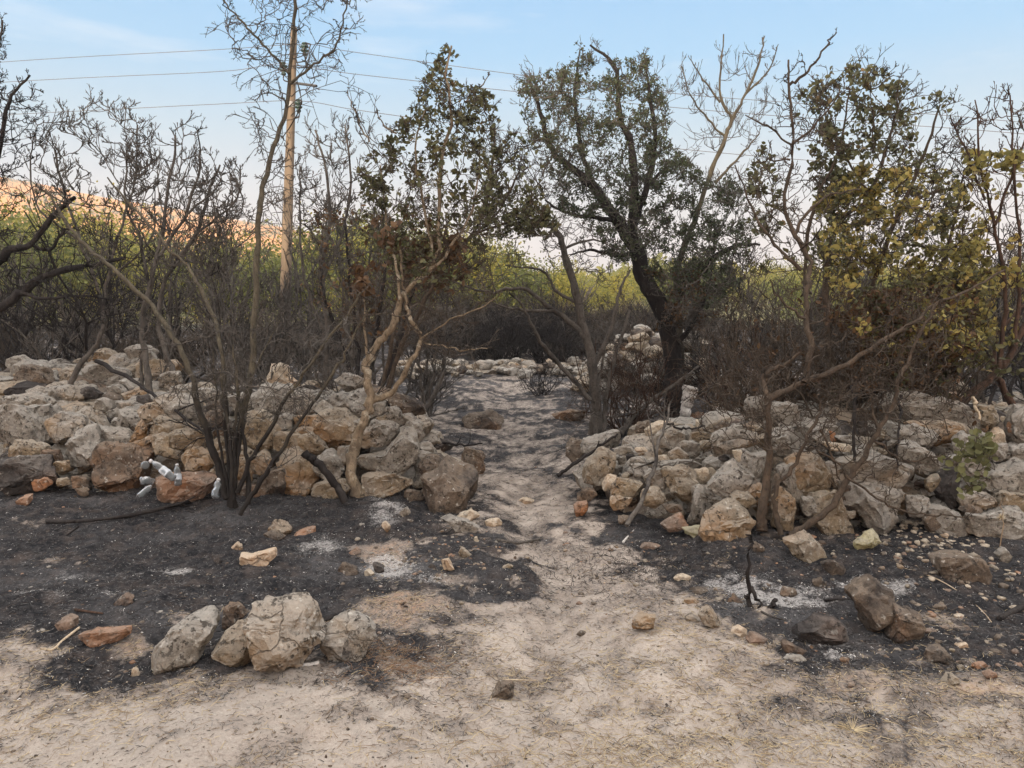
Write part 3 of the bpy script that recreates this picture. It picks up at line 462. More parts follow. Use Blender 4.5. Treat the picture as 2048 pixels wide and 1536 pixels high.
def loose(z, k, s, label, cat='stone', name='stone', group=None, Tk=.9):
    p = pts(z, s); yb = max(q[1] for q in p); xb = sum(q[0] for q in p)/len(p); g = G(xb, yb-2); g = G(xb, yb-2, gz(g[0], g[1]))
    stone_px(p, g[1], k, None, name, Tk, 1.08, sink=.012, label=label, cat=cat, group=group)
L8 = 'stones scattered on the burnt ground'
for a in [
(3,'b','1180,1090 1310,1060 1450,900 1600,940 1660,1100 1640,1300 1480,1400 1250,1400 1190,1300','big red-brown boulder at the path end of the left wall','boulder','boulder',None),
(2,'o','290,1110 500,1080 750,1090 900,1140 860,1260 600,1370 420,1390 310,1340','scorched red block with black crust in front of the plastic bottles','boulder','boulder',None),
(1,'o','110,1370 230,1310 250,1370 190,1420 110,1400','small pinkish stone on black ash below the left rubble','stone','stone',None),
(3,'g','980,1370 1050,1330 1080,1380 1020,1430','small grey stone in the ash just left of the big red boulder','stone','stone',None),
(3,'w','1500,1420 1630,1350 1710,1400 1640,1460 1540,1470','pale pointed stone at the foot of the big red boulder','stone','stone',None),
(7,'g','840,950 870,850 960,770 1060,670 1200,720 1170,800 1090,890 970,930 900,985','smooth grey slab leaning left of the large foreground rock','boulder','boulder',None),
(7,'g','1330,650 1480,640 1690,620 1740,720 1790,830 1700,930 1620,960 1470,1015 1430,860 1340,740','large light grey foreground rock with flat top, the biggest at the edge of the dirt','boulder','boulder',None),
(7,'t','1170,880 1250,800 1300,740 1430,740 1460,900 1390,960 1250,930','broken tan chunk tucked under the left side of the large foreground rock','stone','stone',None),
(7,'b','1270,640 1300,605 1390,600 1400,650 1340,720 1290,760','small brown stone behind the top left corner of the large foreground rock','stone','stone',None),
(7,'g','1800,790 1950,680 2070,710 2110,800 2110,880 1890,935 1840,900','medium grey rock with dark pits right of the large foreground rock','boulder','boulder',None),
(7,'t','1520,190 1580,105 1650,160 1655,200 1570,215','tan upright pebble stone on black ash near the fork of the burnt tree','stone','stone',None),
(7,'b','1495,210 1540,175 1640,215 1560,235','flat brown stone lying against the tan upright one','stone','stone',None),
(7,'o','1690,185 1730,165 1800,150 1800,210 1700,210','reddish orange broken stone alone on black ash','stone','stone',None),
(7,'w','1325,270 1360,232 1395,280 1370,292','small peach stone just above the crescent stone','stone','stone',None),
(7,'w','1340,310 1420,320 1540,282 1555,315 1500,370 1440,392 1380,370','bright orange crescent shaped stone on the black ash','stone','stone',None),
(7,'d','1210,350 1240,325 1265,350 1240,375','small charcoal grey stone left of the crescent stone','stone','stone',None),
(7,'o','620,610 700,535 745,560 730,610 650,620','pinkish grey angular stone in the middle of the left ash field','stone','stone',None),
(7,'o','300,730 370,665 430,690 420,715 360,745','white and pink stone beside the pale stick at far left','stone','stone',None),
(7,'o','430,790 530,755 700,745 715,775 560,840 500,840','long flat orange stone right of the pale stick','stone','stone',None),
(7,'w','740,1000 765,950 790,990 770,1010','tiny whitish stone where the ash meets the beige dirt','stone','stone',None),
(8,'o','120,310 170,265 200,290 150,322','small pink stone above a charred one, left of the pale ash patch','stone','stone',None),
(8,'b','70,400 120,350 190,400 170,445 100,445','rounded brown-purple stone left of the pale ash patch','stone','stone',None),
(8,'w','225,400 245,380 275,420 265,450 240,445','small orange upright stone beside the rounded brown one','stone','stone',None),
(8,'d','270,350 330,370 330,420 285,400','dark flat stone at the left rim of the pale ash patch','stone','stone',None),
(8,'w','665,350 690,325 740,390 720,405 680,385','upright cream stone right of the pale ash patch','stone','stone',None),
(8,'b','580,380 620,360 640,400 600,405','small dull brown stone left of the upright cream stone','stone','stone',None),
(8,'t','760,310 790,265 835,320 800,335','little pointed tan stone near the left rim of the path','stone','stone',None),
(8,'g','650,115 700,95 800,120 880,160 860,195 800,185','low flat grey stone below the pale pointed stone','stone','stone',None),
(8,'w','915,120 980,100 1010,130 990,155 920,145','bright flat stone on the path edge beside the red boulder','stone','stone',None),
(8,'w','850,210 870,203 885,240 862,245','very small whitish stone left of the stick on the path','stone','stone',None),
(8,'b','950,1140 1000,1040 1075,1040 1070,1110 1000,1145','brown-grey triangular stone in the middle of the dirt at the path mouth','stone','stone',None),
(8,'t','1760,700 1830,655 1895,680 1870,740 1790,747','tan stone with an orange lower edge lying alone right of the path','stone','stone',None),
(8,'t','1000,390 1050,362 1078,380 1060,402','small flat tan stone bedded in the path below the stick','stone','stone',None),
(8,'w','320,130 345,118 372,145 352,182','small orange-white stone poking from grey ash mound','stone','stone',None),
(8,'b','1430,40 1460,15 1505,10 1500,60 1450,95','brown stone at the right rim of the path near the right wall','stone','stone',None),
(8,'w','1105,5 1140,-15 1210,-5 1190,15 1130,18','pale flat stone in the middle of the path between the walls','stone','stone',None),
(8,'b','1690,100 1730,93 1745,130 1700,142','small brown stone beside the foot of the leaning dead branch','stone','stone',None),
(8,'o','1790,280 1850,240 1920,262 1850,290','reddish stone half buried in ash under the right wall','stone','stone',None),
(9,'w','0,440 30,420 90,430 92,462 30,466','pale orange stone at the left end of the right ash field','stone','stone',None),
(9,'b','85,500 180,500 205,545 130,547','thin brown stone, uppermost of the row at the dirt edge on the right','stone','stone',None),
(9,'t','60,570 120,555 165,590 90,602','light tan stone left of the charred upright snag','stone','stone',None),
(9,'b','310,590 350,530 400,570 380,602','brown-violet stone touching the foot of the charred snag','stone','stone',None),
(9,'t','140,640 210,615 280,710 260,735 180,702','oblong tan stone with a dark burnt end below the snag','stone','stone',None),
(9,'g','60,650 110,650 165,695 110,702','flat grey stone beside the oblong tan one','stone','stone',None),
(9,'w','325,740 380,715 430,740 420,787','whitish stone next to the rust coloured one at the dirt edge','stone','stone',None),
(9,'o','428,800 450,755 500,770 550,800 480,835','rust coloured stone right of the whitish one at the dirt edge','stone','stone',None),
(9,'t','540,820 600,830 590,862 550,862','small tan stone right of the rust coloured one','stone','stone',None),
(9,'b','625,800 700,830 780,880 750,895 650,860','long flat brown stone at the lower rim of the right ash','stone','stone',None),
(9,'g','630,885 740,890 765,930 660,922','flat grey stone lowest on the lower rim of the right ash','stone','stone',None),
(9,'b','1050,570 1120,510 1240,500 1310,580 1320,700 1220,785 1160,765 1110,680','big dark brown boulder on the right ash field','boulder','boulder',None),
(9,'b','1300,610 1430,680 1447,790 1400,832 1265,795 1290,700','dark brown rock with a hole leaning on the right of the big dark boulder','boulder','boulder',None),
(9,'d','710,770 780,690 900,690 1000,770 980,840 850,852','low charred grey-brown rock bedded in ash left of the big dark boulder','boulder','boulder',None),
(9,'b','1460,880 1530,830 1620,930 1600,955 1520,945 1480,920','brown stone with a peach underside right of the dark boulders','stone','stone',None),
(9,'o','1730,935 1800,925 1815,960 1740,977','small deep orange stone, upper of a pair near the right edge','stone','stone',None),
(9,'o','1785,985 1840,965 1867,1010 1830,1032','small orange stone, lower of a pair near the right edge','stone','stone',None),
(9,'t','1550,1045 1600,985 1657,1040 1600,1072','rounded tan stone nearest the camera at lower right','stone','stone',None),
(9,'t','1630,940 1660,935 1667,975 1640,977','tiny tan stone between the brown and the rounded tan stones','stone','stone',None),
(9,'t','670,220 760,190 850,240 885,350 830,372 720,315 680,280','large smooth tan stone at the foot of the curved right stem','boulder','boulder',None),
(9,'b','870,370 920,340 1000,400 990,450 910,425','brown stone just right of the large smooth tan stone','stone','stone',None),
(9,'b','1520,360 1700,320 1840,420 1800,480 1600,445','wide flat reddish brown rock bedded under the right end of the wall','boulder','boulder',None),
(9,'y','1060,250 1100,215 1170,180 1210,230 1120,290 1080,290','yellow-green block at the foot of the right wall','stone','stone',None),
(9,'g','1870,310 1910,270 1945,330 1910,375','pointed grey stone under the right end of the wall','stone','stone',None),
(9,'b','600,540 640,500 700,510 720,560 640,570','dark reddish stone in the white ash right of the snag','stone','stone',None),
(9,'b','800,460 850,440 880,490 830,502','small brown stone above the white ash, left of the dark boulder','stone','stone',None),
(9,'w','1620,820 1680,810 1692,840 1640,852','small cream stone on dark litter near the right edge','stone','stone',None),
(9,'b','1500,605 1560,580 1590,615 1530,635','brown rounded stone on dark litter right of the big boulders','stone','stone',None),
(9,'o','1095,495 1130,482 1180,490 1165,512 1110,512','pink flat stone behind the big dark boulder','stone','stone',None),
(9,'b','450,250 480,235 530,290 500,310 455,290','small reddish stone at the base of the right front stem','stone','stone',None),
(15,'b','790,1010 830,960 920,960 980,930 1020,990 1010,1040 850,1045','low brown rock on the path beyond the walls','boulder','boulder',None),
(15,'b','1330,960 1440,930 1520,950 1500,1000 1380,1010','low dark rock beyond the right wall beside the burnt stems','boulder','boulder',None),
(16,'o','80,1000 100,960 180,945 200,990 130,1010','rusty red rock beside the thick oak trunk','boulder','boulder',None)]:
    loose(a[0], a[1], a[2], a[3], a[4], a[5], a[6])

# ------------------------------------------------------------------ wood: tubes, growth
def catmull(p, n):
    p = np.asarray(p, float)
    if len(p) < 3: t = np.linspace(0, 1, n)[:, None]; return p[0]*(1-t)+p[-1]*t
    q = np.vstack([2*p[0]-p[1], p, 2*p[-1]-p[-2]]); seg = np.linspace(0, len(p)-1-1e-6, n); i = seg.astype(int); t = (seg-i)[:, None]
    a, b, c, d = q[i], q[i+1], q[i+2], q[i+3]
    return .5*((2*b)+(-a+c)*t+(2*a-5*b+4*c-d)*t*t+(-a+3*b-3*c+d)*t**3)
def tubes(Pn, R, k):
    """Pn (M,n,3), R (M,n) -> verts, faces"""
    M, n, _ = Pn.shape; T = np.gradient(Pn, axis=1); T /= np.linalg.norm(T, axis=2, keepdims=True)+1e-9
    ref = np.where(np.abs(T[:, :1, 2:3]) > .9, [[[1., 0, 0]]], [[[0, 0, 1.]]]); A = np.cross(T, np.broadcast_to(ref, T.shape)); A /= np.linalg.norm(A, axis=2, keepdims=True)+1e-9
    B = np.cross(T, A); an = np.arange(k)*2*pi/k
    V = Pn[:, :, None]+R[:, :, None, None]*(A[:, :, None]*np.cos(an)[:, None]+B[:, :, None]*np.sin(an)[:, None])
    I = np.arange(M*n*k).reshape(M, n, k); J = np.roll(I, -1, 2)
    return V.reshape(-1, 3), np.stack([I[:, :-1], J[:, :-1], J[:, 1:], I[:, 1:]], -1).reshape(-1, 4)
class Wood:
    def __init__(s): s.V = []; s.F = []; s.o = 0
    def add(s, Pn, R, k):
        if len(Pn) == 0: return
        V, Fc = tubes(Pn, R, k); s.V.append(V); s.F.append(Fc+s.o); s.o += len(V)
    def build(s, name, mat, parent, loc):
        return link(name, mesh(name, shift(np.concatenate(s.V), loc), [np.concatenate(s.F)], [mat]), loc, parent)
def grow(Pn, R, rs, k, tr=(.25, 1), ang=(25, 55), lf=(.35, .6), up=.15, wig=.18, n=5, rf=.6, rt=.5, rmin=.0018, lab=None, taper=.4):
    M, m, _ = Pn.shape; idx = np.repeat(np.arange(M), k); N = len(idx); t = rs.uniform(tr[0], tr[1], N); f = t*(m-1); i = np.minimum(f.astype(int), m-2); g = (f-i)[:, None]
    a = Pn[idx, i]; b = Pn[idx, i+1]; pos = a*(1-g)+b*g; tan_ = (b-a); tan_ /= np.linalg.norm(tan_, axis=1, keepdims=True)+1e-9; r0 = R[idx, i]*(1-g[:, 0])+R[idx, i+1]*g[:, 0]
    L = np.linalg.norm(np.diff(Pn, axis=1), axis=2).sum(1)[idx] if lab is None else np.full(N, lab, float)
    q = rs.normal(0, 1, (N, 3)); q -= (q*tan_).sum(1, keepdims=True)*tan_; q /= np.linalg.norm(q, axis=1, keepdims=True)+1e-9
    an = np.radians(rs.uniform(*ang, N))[:, None]; d = tan_*np.cos(an)+q*np.sin(an); Ln = L*rs.uniform(*lf, N)*(1-taper*t); st = (Ln/(n-1))[:, None]
    out = np.zeros((N, n, 3)); out[:, 0] = pos; bend = rs.normal(0, 1, (N, 3))*wig*.5
    for j in range(1, n):
        d = d+np.array([0, 0, up])+bend*1.3+rs.normal(0, 1, (N, 3))*wig*.62; d /= np.linalg.norm(d, axis=1, keepdims=True); out[:, j] = out[:, j-1]+d*st
    Rn = np.maximum(r0*rf, rmin)[:, None]*np.linspace(1, rt, n)[None]; return out, np.maximum(Rn, rmin*.75)
WS = [1.0]
def stem_px(p, w0, w1, Y0, Y1, rs, n=None, jit=1.0):
    n = n or max(8, len(p)*4); m = len(p); Ys = np.linspace(Y0, Y1, m)
    if m > 2: Ys[1:-1] += rs.uniform(-.03, .03, m-2)
    W3 = [P(x, y, Y) for (x, y), Y in zip(p, Ys)]
    c = catmull(W3, n); c[1:-1] += rs.normal(0, 1, (n-2, 3))*.006*jit
    k = np.linspace(0, 1, n); w0 *= WS[0]; w1 = (min(w1*.62, w0*.4) if w1 < 8.5 else w1*WS[0]); Yc = np.linspace(Y0, Y1, n); return c, (w0*(1-k)+w1*k)*.5/F*Yc
def reach(nodes, rad, targets, rs, wig=.05, rbase=.45, rmin=.004, n=7, up=.1):
    """grow limbs from the nearest existing wood out to each target"""
    nodes = list(map(np.asarray, nodes)); N = np.array(nodes); Rr = np.array(rad); out = []; ro = []
    d0 = np.array([np.min(np.linalg.norm(N-t, axis=1)) for t in targets])
    for ti in np.argsort(d0):
        t = targets[ti]; dv = np.linalg.norm(N-t, axis=1); pen = dv+.9*np.maximum(0, N[:, 2]-t[2]+.05); i = int(np.argmin(pen)); a = N[i]; L = dv[i]
        if L < .04: continue
        s = np.linspace(0, 1, n)[:, None]; o = rs.normal(0, 1, 3)*wig*L; o[2] -= up*L; o2 = rs.normal(0, 1, (n, 3))*wig*.35*L; o2[0] = 0
        c = a*(1-s)+t*s+np.sin(s*pi)*o+o2*(s > 0); r0 = max(Rr[i]*rbase**.5*.8, rmin); r1 = max(r0*.55, rmin*.8)
        r0 = max(min(r0, L*.022), rmin); r1 = max(rmin*.7, r0*.4)
        out.append(c); rr = np.linspace(r0, r1, n); ro.append(rr); N = np.vstack([N, c[2:]]); Rr = np.append(Rr, rr[2:])
    return np.array(out).reshape(-1, n, 3), np.array(ro).reshape(-1, n)
def sample_poly(poly, n, rs, Y, th):
    xs = [p[0] for p in poly]; ys = [p[1] for p in poly]; o = []
    while len(o) < n:
        x = rs.uniform(min(xs), max(xs)); y = rs.uniform(min(ys), max(ys))
        if inpoly(np.array([x]), np.array([y]), poly)[0]: o.append(P(x, y, Y+rs.normal(0, th)))
    return o
def make_tree(name, label, cat, base, stems, regions, bark, twig, seed, levels=(), leaves=None, ws=.8, rmin=.0028, group=None, up=.1, thick=.35, wig=.06, dens=1.35):
    """stems: (zone, 'x,y ...', w0, w1, Y0, Y1); regions: (poly, n targets, Y); levels: dicts for grow; leaves: dict"""
    rs = np.random.RandomState(seed); loc = tuple(base); root = link(name, None, loc, label=label, cat=cat, group=group)
    WS[0] = ws; rmin *= 1.0; nodes = []; rad = []; wd = Wood(); st = []
    for z, s, w0, w1, Y0, Y1 in stems:
        c, r = stem_px(pts(z, s), w0, w1, Y0, Y1, rs); r = r*(1+.16*fbm(c*13, 3)); st.append((c, r)); wd.add(c[None], r[None], 10 if w0 > 12 else 7); nodes += list(c[2:]); rad += list(r[2:])
    wd.build('trunk', BK[bark], root, loc)
    WS[0] = 1.0; bw = Wood(); Ps, Rs = [], []
    for poly, n, Y in regions:
        n = int(n*dens); tg = sample_poly(poly, n, rs, Y, thick); a, b = reach(nodes, rad, tg, rs, wig=wig, rmin=rmin*1.5, up=up); Ps.append(a); Rs.append(b); nodes += list(a[:, 3:].reshape(-1, 3)); rad += list(b[:, 3:].ravel())
    if Ps: A = np.concatenate(Ps); B = np.concatenate(Rs)
    else: A = np.array([catmull(c, 7) for c, r in st]); B = np.array([np.interp(np.linspace(0, 1, 7), np.linspace(0, 1, len(r)), r) for c, r in st])
    if Ps: bw.add(A, B, 5)
    last = (A, B); tw = Wood()
    if Ps and st:
        A2 = np.array([catmull(c[len(c)//4:], 7) for c, r in st]); B2 = np.full(A2.shape[:2], rmin*2.2); a, b = grow(A2, B2, rs, 7, tr=(0, 1), ang=(30, 70), lf=(.08, .22), up=.15, wig=.2, n=7, rmin=rmin); bw.add(a, b, 4); last = (np.concatenate([A, a]), np.concatenate([B, b]))
    for lv in levels:
        lv = dict(lv); a, b = grow(last[0], last[1], rs, rmin=rmin, **lv); tw.add(a, b, 3); last = (a, b)
    if levels:
        a, b = grow(last[0], last[1]*.8, rs, 2, tr=(.35, 1), ang=(20, 55), lf=(.4, .8), up=.10, wig=.12, n=4, rmin=rmin*.72, rt=.35); tw.add(a, b, 3)
    if Ps: bw.build('branches', BK[twig], root, loc)
    if tw.V: tw.build('twigs', BK[twig], root, loc)
    if leaves:
        for lf in (leaves if isinstance(leaves, list) else [leaves]):
            Q = last[0]; M, n, _ = Q.shape; k = lf.get('k', 4); idx = np.repeat(np.arange(M), k); t = rs.uniform(.2, 1, len(idx))*(n-1); i = np.minimum(t.astype(int), n-2); g = (t-i)[:, None]
            c = Q[idx, i]*(1-g)+Q[idx, i+1]*g+rs.normal(0, 1, (len(idx), 3))*lf['s']*.5; px, py = topix(c)
            keep = fbm(c*lf.get('pf', 3)+lf.get('off', 0), 3) > lf.get('th', -2)
            if 'poly' in lf:
                ok = np.zeros(len(c), bool)
                for pl in lf['poly']: ok |= inpoly(px, py, pl)
                keep &= ok
            c = c[keep]
            if not len(c): continue
            V, Fc, at = leafcards(c, lf['s']*rs.uniform(.6, 1.25, len(c)), rs, lf.get('asp', .6), lf.get('up', -.2))
            link('foliage', mesh('foliage', shift(V, loc), Fc, [LF[lf['m']]], attrs={'lv': at}), loc, root)
    return root
def poly(s): return pts(0, s)

# 1 burnt multi-stemmed tree in front of the left wall
TW = [dict(k=3, ang=(30, 75), lf=(.35, .8), up=.10, wig=.16), dict(k=2, ang=(25, 65), lf=(.35, .8), up=.05, wig=.2)]
B1 = G(468, 1012)
make_tree('burnt_tree', 'tall multi-stemmed burnt tree with charred feet in front of the left wall', 'tree', B1, [
 (0, '461,1012 468,927 478,876 495,790 506,705 509,637 514,500 519,410 530,350 547,294 574,205 584,102 591,0 594,-60', 26, 9, 5.2, 5.6),
 (0, '454,998 434,920 407,842 379,739 345,671 294,602 222,534 178,500 130,440 90,380', 26, 7, 5.15, 5.6),
 (0, '460,1005 457,900 452,812 441,681 410,596 383,544 342,500 270,420 215,355', 18, 5, 5.15, 5.7),
 (0, '463,1015 462,900 448,800 440,740', 17, 5, 5.1, 5.2),(0, '472,1015 468,930 470,860 476,800 474,740', 18, 6, 5.12, 5.2),(0, '497,1010 495,930 486,860 480,800 470,740 466,690', 17, 5, 5.1, 5.3),
 (0, '475,985 502,917 540,859 581,784 632,712 700,620 722,585', 17, 6, 5.1, 5.0),(0, '480,1030 506,985 540,937 581,869 632,797 677,732 700,691 735,620', 17, 6, 5.0, 5.05),
 (11, '1690,430 1600,320 1480,200 1400,110 1310,0 1280,-60', 9, 6, 5.5, 5.7),(11, '1700,490 1830,390 1950,290 1990,180 2030,0 2040,-80', 9, 6, 5.5, 5.3),(11, '1665,575 1560,545 1490,590', 5, 3, 5.5, 5.6),
 (0, '461,1000 440,880 432,800 426,700', 11, 3, 5.15, 5.2),(0, '468,1000 478,880 500,760 560,640', 10, 3, 5.1, 5.2)],
 [(poly('440,20 445,-150 735,-150 738,60 690,120 640,190 600,185 520,195 480,150 452,80'), 75, 5.5),(poly('500,220 560,240 560,300 505,300'), 7, 5.5),(poly('480,380 600,250 610,330 530,470 470,470'), 14, 5.5),
  (poly('340,640 560,600 720,560 700,700 640,790 540,860 400,880 340,760'), 62, 5.15)],
 'olive', 'grey', 11, [dict(k=3, ang=(35, 80), lf=(.5, 1.0), up=-.10, wig=.22, n=6), dict(k=2, ang=(25, 70), lf=(.4, .8), up=-.05, wig=.22)], ws=0.6, rmin=.0026, wig=.12)
# 2 pale mottled leafy tree growing out of the left wall
CR2 = poly('885,88 912,98 932,165 985,185 1000,240 990,330 1010,420 1000,520 930,560 840,570 780,540 720,470 715,320 760,280 830,200 850,150')
make_tree('mottled_tree', 'pale mottled barked tree growing out of the left wall end, with singed olive leaves', 'tree', G(713, 1000), [
 (0, '711,992 700,930 713,893 729,842 741,804 734,756 735,722 763,681 787,647 800,602 828,568 869,527 878,450 882,325 903,239 893,154 903,92', 33, 5, 5.35, 5.9),
 (0, '741,804 783,784 814,736 841,678 821,637 814,613 806,560 800,500', 18, 7, 5.5, 5.7),(0, '735,722 729,671 729,602 722,540', 9, 5, 5.5, 5.6),(0, '841,678 900,640 960,615 1000,590', 6, 3, 5.6, 5.5),
 (0, '841,685 880,692 920,700 975,697', 6, 3, 5.6, 5.4),(0, '800,602 790,520 770,430 760,330', 10, 5, 5.6, 5.9),(0, '828,568 900,500 950,400 960,300', 10, 5, 5.6, 6.0),(0, '869,527 850,420 830,300 850,220', 9, 4, 5.7, 6.0),
 (12, '420,780 340,730 295,620', 5, 3, 5.8, 5.8),(12, '260,830 190,690 130,535', 5, 3, 5.8, 5.8),(12, '820,600 900,520 960,430', 5, 3, 5.9, 5.9)],
 [(CR2, 215, 5.95),(poly('690,560 980,560 960,690 700,700'), 26, 5.6),(poly('700,190 760,300 720,330'), 6, 5.8)], 'pale', 'twig', 12,
 [dict(k=3, ang=(25, 70), lf=(.5, 1.0), up=.04, wig=.15), dict(k=3, ang=(25, 60), lf=(.4, .8), up=-.04, wig=.15)],
 [dict(m='carob', s=.042, k=2, poly=[CR2], pf=2.6, th=-.17, asp=.62), dict(m='rusty', s=.055, k=2, poly=[poly('740,430 930,430 940,600 720,560'), poly('640,510 750,510 750,590 640,590')], pf=2.2, th=.0, asp=.85)], ws=0.7, rmin=.0026)
# small shrub hanging over the path between 2 and the oak
CR3 = poly('985,250 1085,290 1090,400 1125,450 1090,480 1000,475 960,420 975,330')
make_tree('olive_leaved_tree', 'slim tree with drab olive brown leaf clumps overhanging the path left of the dark oak', 'tree', G(805, 790), [
 (0, '770,790 800,700 850,600 900,520 945,470 1000,420 1040,340', 14, 5, 7.3, 7.2),(0, '900,520 960,440 985,330 990,260', 8, 4, 7.3, 7.2),(0, '945,470 1030,440 1100,440', 7, 4, 7.2, 7.2),(0, '760,790 785,680 800,600 850,500 900,440', 12, 5, 7.3, 7.4)],
 [(CR3, 110, 7.2),(poly('780,440 960,420 980,520 900,640 780,640'), 30, 7.3)], 'brown', 'twig', 13, [dict(k=3, ang=(25, 75), lf=(.6, 1.2)), dict(k=3, ang=(25, 60), lf=(.4, .9))],
 dict(m='carob', s=.042, k=2, poly=[CR3, poly('940,400 1010,400 1000,540 930,560')], pf=2.2, th=-.1, off=3, asp=.85), rmin=.003)
# 3 dark oak
CR4 = poly('1040,155 1085,150 1120,125 1150,85 1175,80 1200,160 1240,100 1300,108 1335,180 1345,290 1400,340 1470,350 1510,430 1490,560 1420,620 1330,600 1270,520 1215,540 1190,470 1120,420 1085,330 1040,260 1032,200')
make_tree('holm_oak', 'dark holm oak with thick leaning black trunk right of the path', 'tree', G(1352, 845), [
 (0, '1352,845 1350,790 1346,720 1338,671 1316,602 1286,551 1275,500 1258,478', 46, 34, 9.2, 9.0),(0, '1258,478 1231,437 1183,369 1142,335 1104,301 1077,212 1060,160', 28, 7, 9.0, 9.0),
 (0, '1262,484 1268,393 1262,290 1238,222 1231,137 1180,90', 24, 6, 9.0, 9.1),(0, '1262,470 1290,380 1310,300 1300,200 1290,120', 18, 5, 9.0, 9.2),(0, '1231,441 1183,434 1128,424 1090,400', 12, 5, 9.0, 8.7),
 (0, '1275,505 1230,510 1180,500 1140,510', 11, 5, 9.0, 8.8),(0, '1338,640 1370,570 1420,520 1480,490 1520,490', 22, 8, 9.1, 8.8),(0, '1183,369 1160,280 1150,180 1160,100', 12, 5, 9.0, 9.1),(0, '1346,700 1390,640 1420,560 1430,450', 14, 6, 9.1, 9.3),(0, '1290,380 1340,330 1380,330', 9, 5, 9.1, 9.2)],
 [(CR4, 430, 9.0),(poly('1290,520 1470,520 1480,640 1400,700 1320,660'), 70, 9.0)], 'char', 'grey', 14, [dict(k=4, ang=(25, 70), lf=(.5, 1.0), up=.06), dict(k=3, ang=(25, 60), lf=(.4, .8))],
 [dict(m='oak', s=.032, k=4, poly=[CR4, poly('1320,480 1480,470 1460,570 1330,560')], pf=2.2, th=-.42, asp=.6), dict(m='rusty', s=.035, k=2, poly=[poly('1290,540 1470,540 1450,720 1320,720')], pf=1.2, th=-.1)], ws=0.85, rmin=.0035, thick=.6)
# 4 bare tree with fine upswept twigs
make_tree('bare_tree', 'bare pale tree with fine upswept twigs right of the dark oak', 'tree', G(1366, 838), [
 (13, '0,1640 60,1440 120,1290 220,1000 300,800 340,700', 15, 9, 9.7, 9.7),(13, '340,700 270,550 290,200', 8, 4, 9.7, 9.7),(13, '340,700 420,550 500,350 530,210', 8, 4, 9.7, 9.7),(13, '300,800 200,700 100,560 40,380', 6, 3, 9.7, 9.6),(13, '270,600 160,450 90,340', 5, 3, 9.7, 9.6),
 (13, '240,1070 400,900 500,780', 7, 4, 9.7, 9.7),(13, '420,550 560,400 610,260', 5, 3, 9.7, 9.7),(0, '1366,836 1362,720 1352,560', 17, 14, 9.7, 9.7)],
 [(poly('1362,150 1440,90 1555,100 1560,200 1520,300 1450,330 1390,290 1355,240'), 42, 9.7),(poly('1300,560 1380,480 1420,640 1330,760'), 16, 9.7)], 'olive', 'grey', 15,
 [dict(k=4, ang=(15, 45), lf=(.6, 1.1), up=.22, wig=.06, n=6), dict(k=1, ang=(15, 40), lf=(.4, .7), up=.2, wig=.06)], rmin=.003, thick=.3)
# 5 scorched tree with crooked arching limbs over the path
make_tree('crooked_tree', 'scorched leafless tree with crooked limbs arching left across the path', 'tree', G(1195, 872), [
 (0, '1195,872 1187,739 1170,671 1156,603 1139,541 1122,480 1105,455', 24, 12, 8.2, 8.2),(0, '1176,681 1139,644 1101,616 1060,585 1026,577 975,584 940,575 905,562', 14, 6, 8.2, 7.9),
 (0, '1108,622 1046,620 990,608 950,590', 8, 4, 8.1, 7.8),(0, '1156,606 1112,582 1091,545 1050,535 1010,530', 8, 4, 8.2, 8.0),(0, '1183,739 1224,654 1238,585 1260,540', 12, 7, 8.2, 8.3),
 (0, '1180,800 1128,739 1087,691 1060,643 1043,609 1019,585', 12, 5, 8.1, 7.8),(0, '1105,455 1060,440 1010,455', 7, 4, 8.2, 8.1),(0, '1122,500 1180,480 1240,500', 6, 4, 8.2, 8.3),(0, '1205,868 1215,780 1235,700 1260,620', 14, 8, 8.2, 8.4),(0, '1180,868 1190,800 1210,700', 12, 8, 8.2, 8.2),
 (0, '1240,868 1280,820 1350,770 1400,730', 15, 7, 8.3, 8.8)],
 [(poly('930,600 960,470 1060,430 1140,400 1240,500 1240,620 1180,640 1100,640 1000,640'), 70, 8.1),(poly('1060,650 1200,640 1290,700 1290,860 1160,840'), 50, 8.2)], 'grey', 'grey', 16,
 [dict(k=3, ang=(30, 75), lf=(.35, .7), up=.1, wig=.25), dict(k=2, ang=(25, 60), lf=(.35, .7), wig=.25)],
 dict(m='carob', s=.07, k=1, poly=[poly('940,585 985,585 985,615 940,615')]), ws=0.9, rmin=.003, wig=.12)
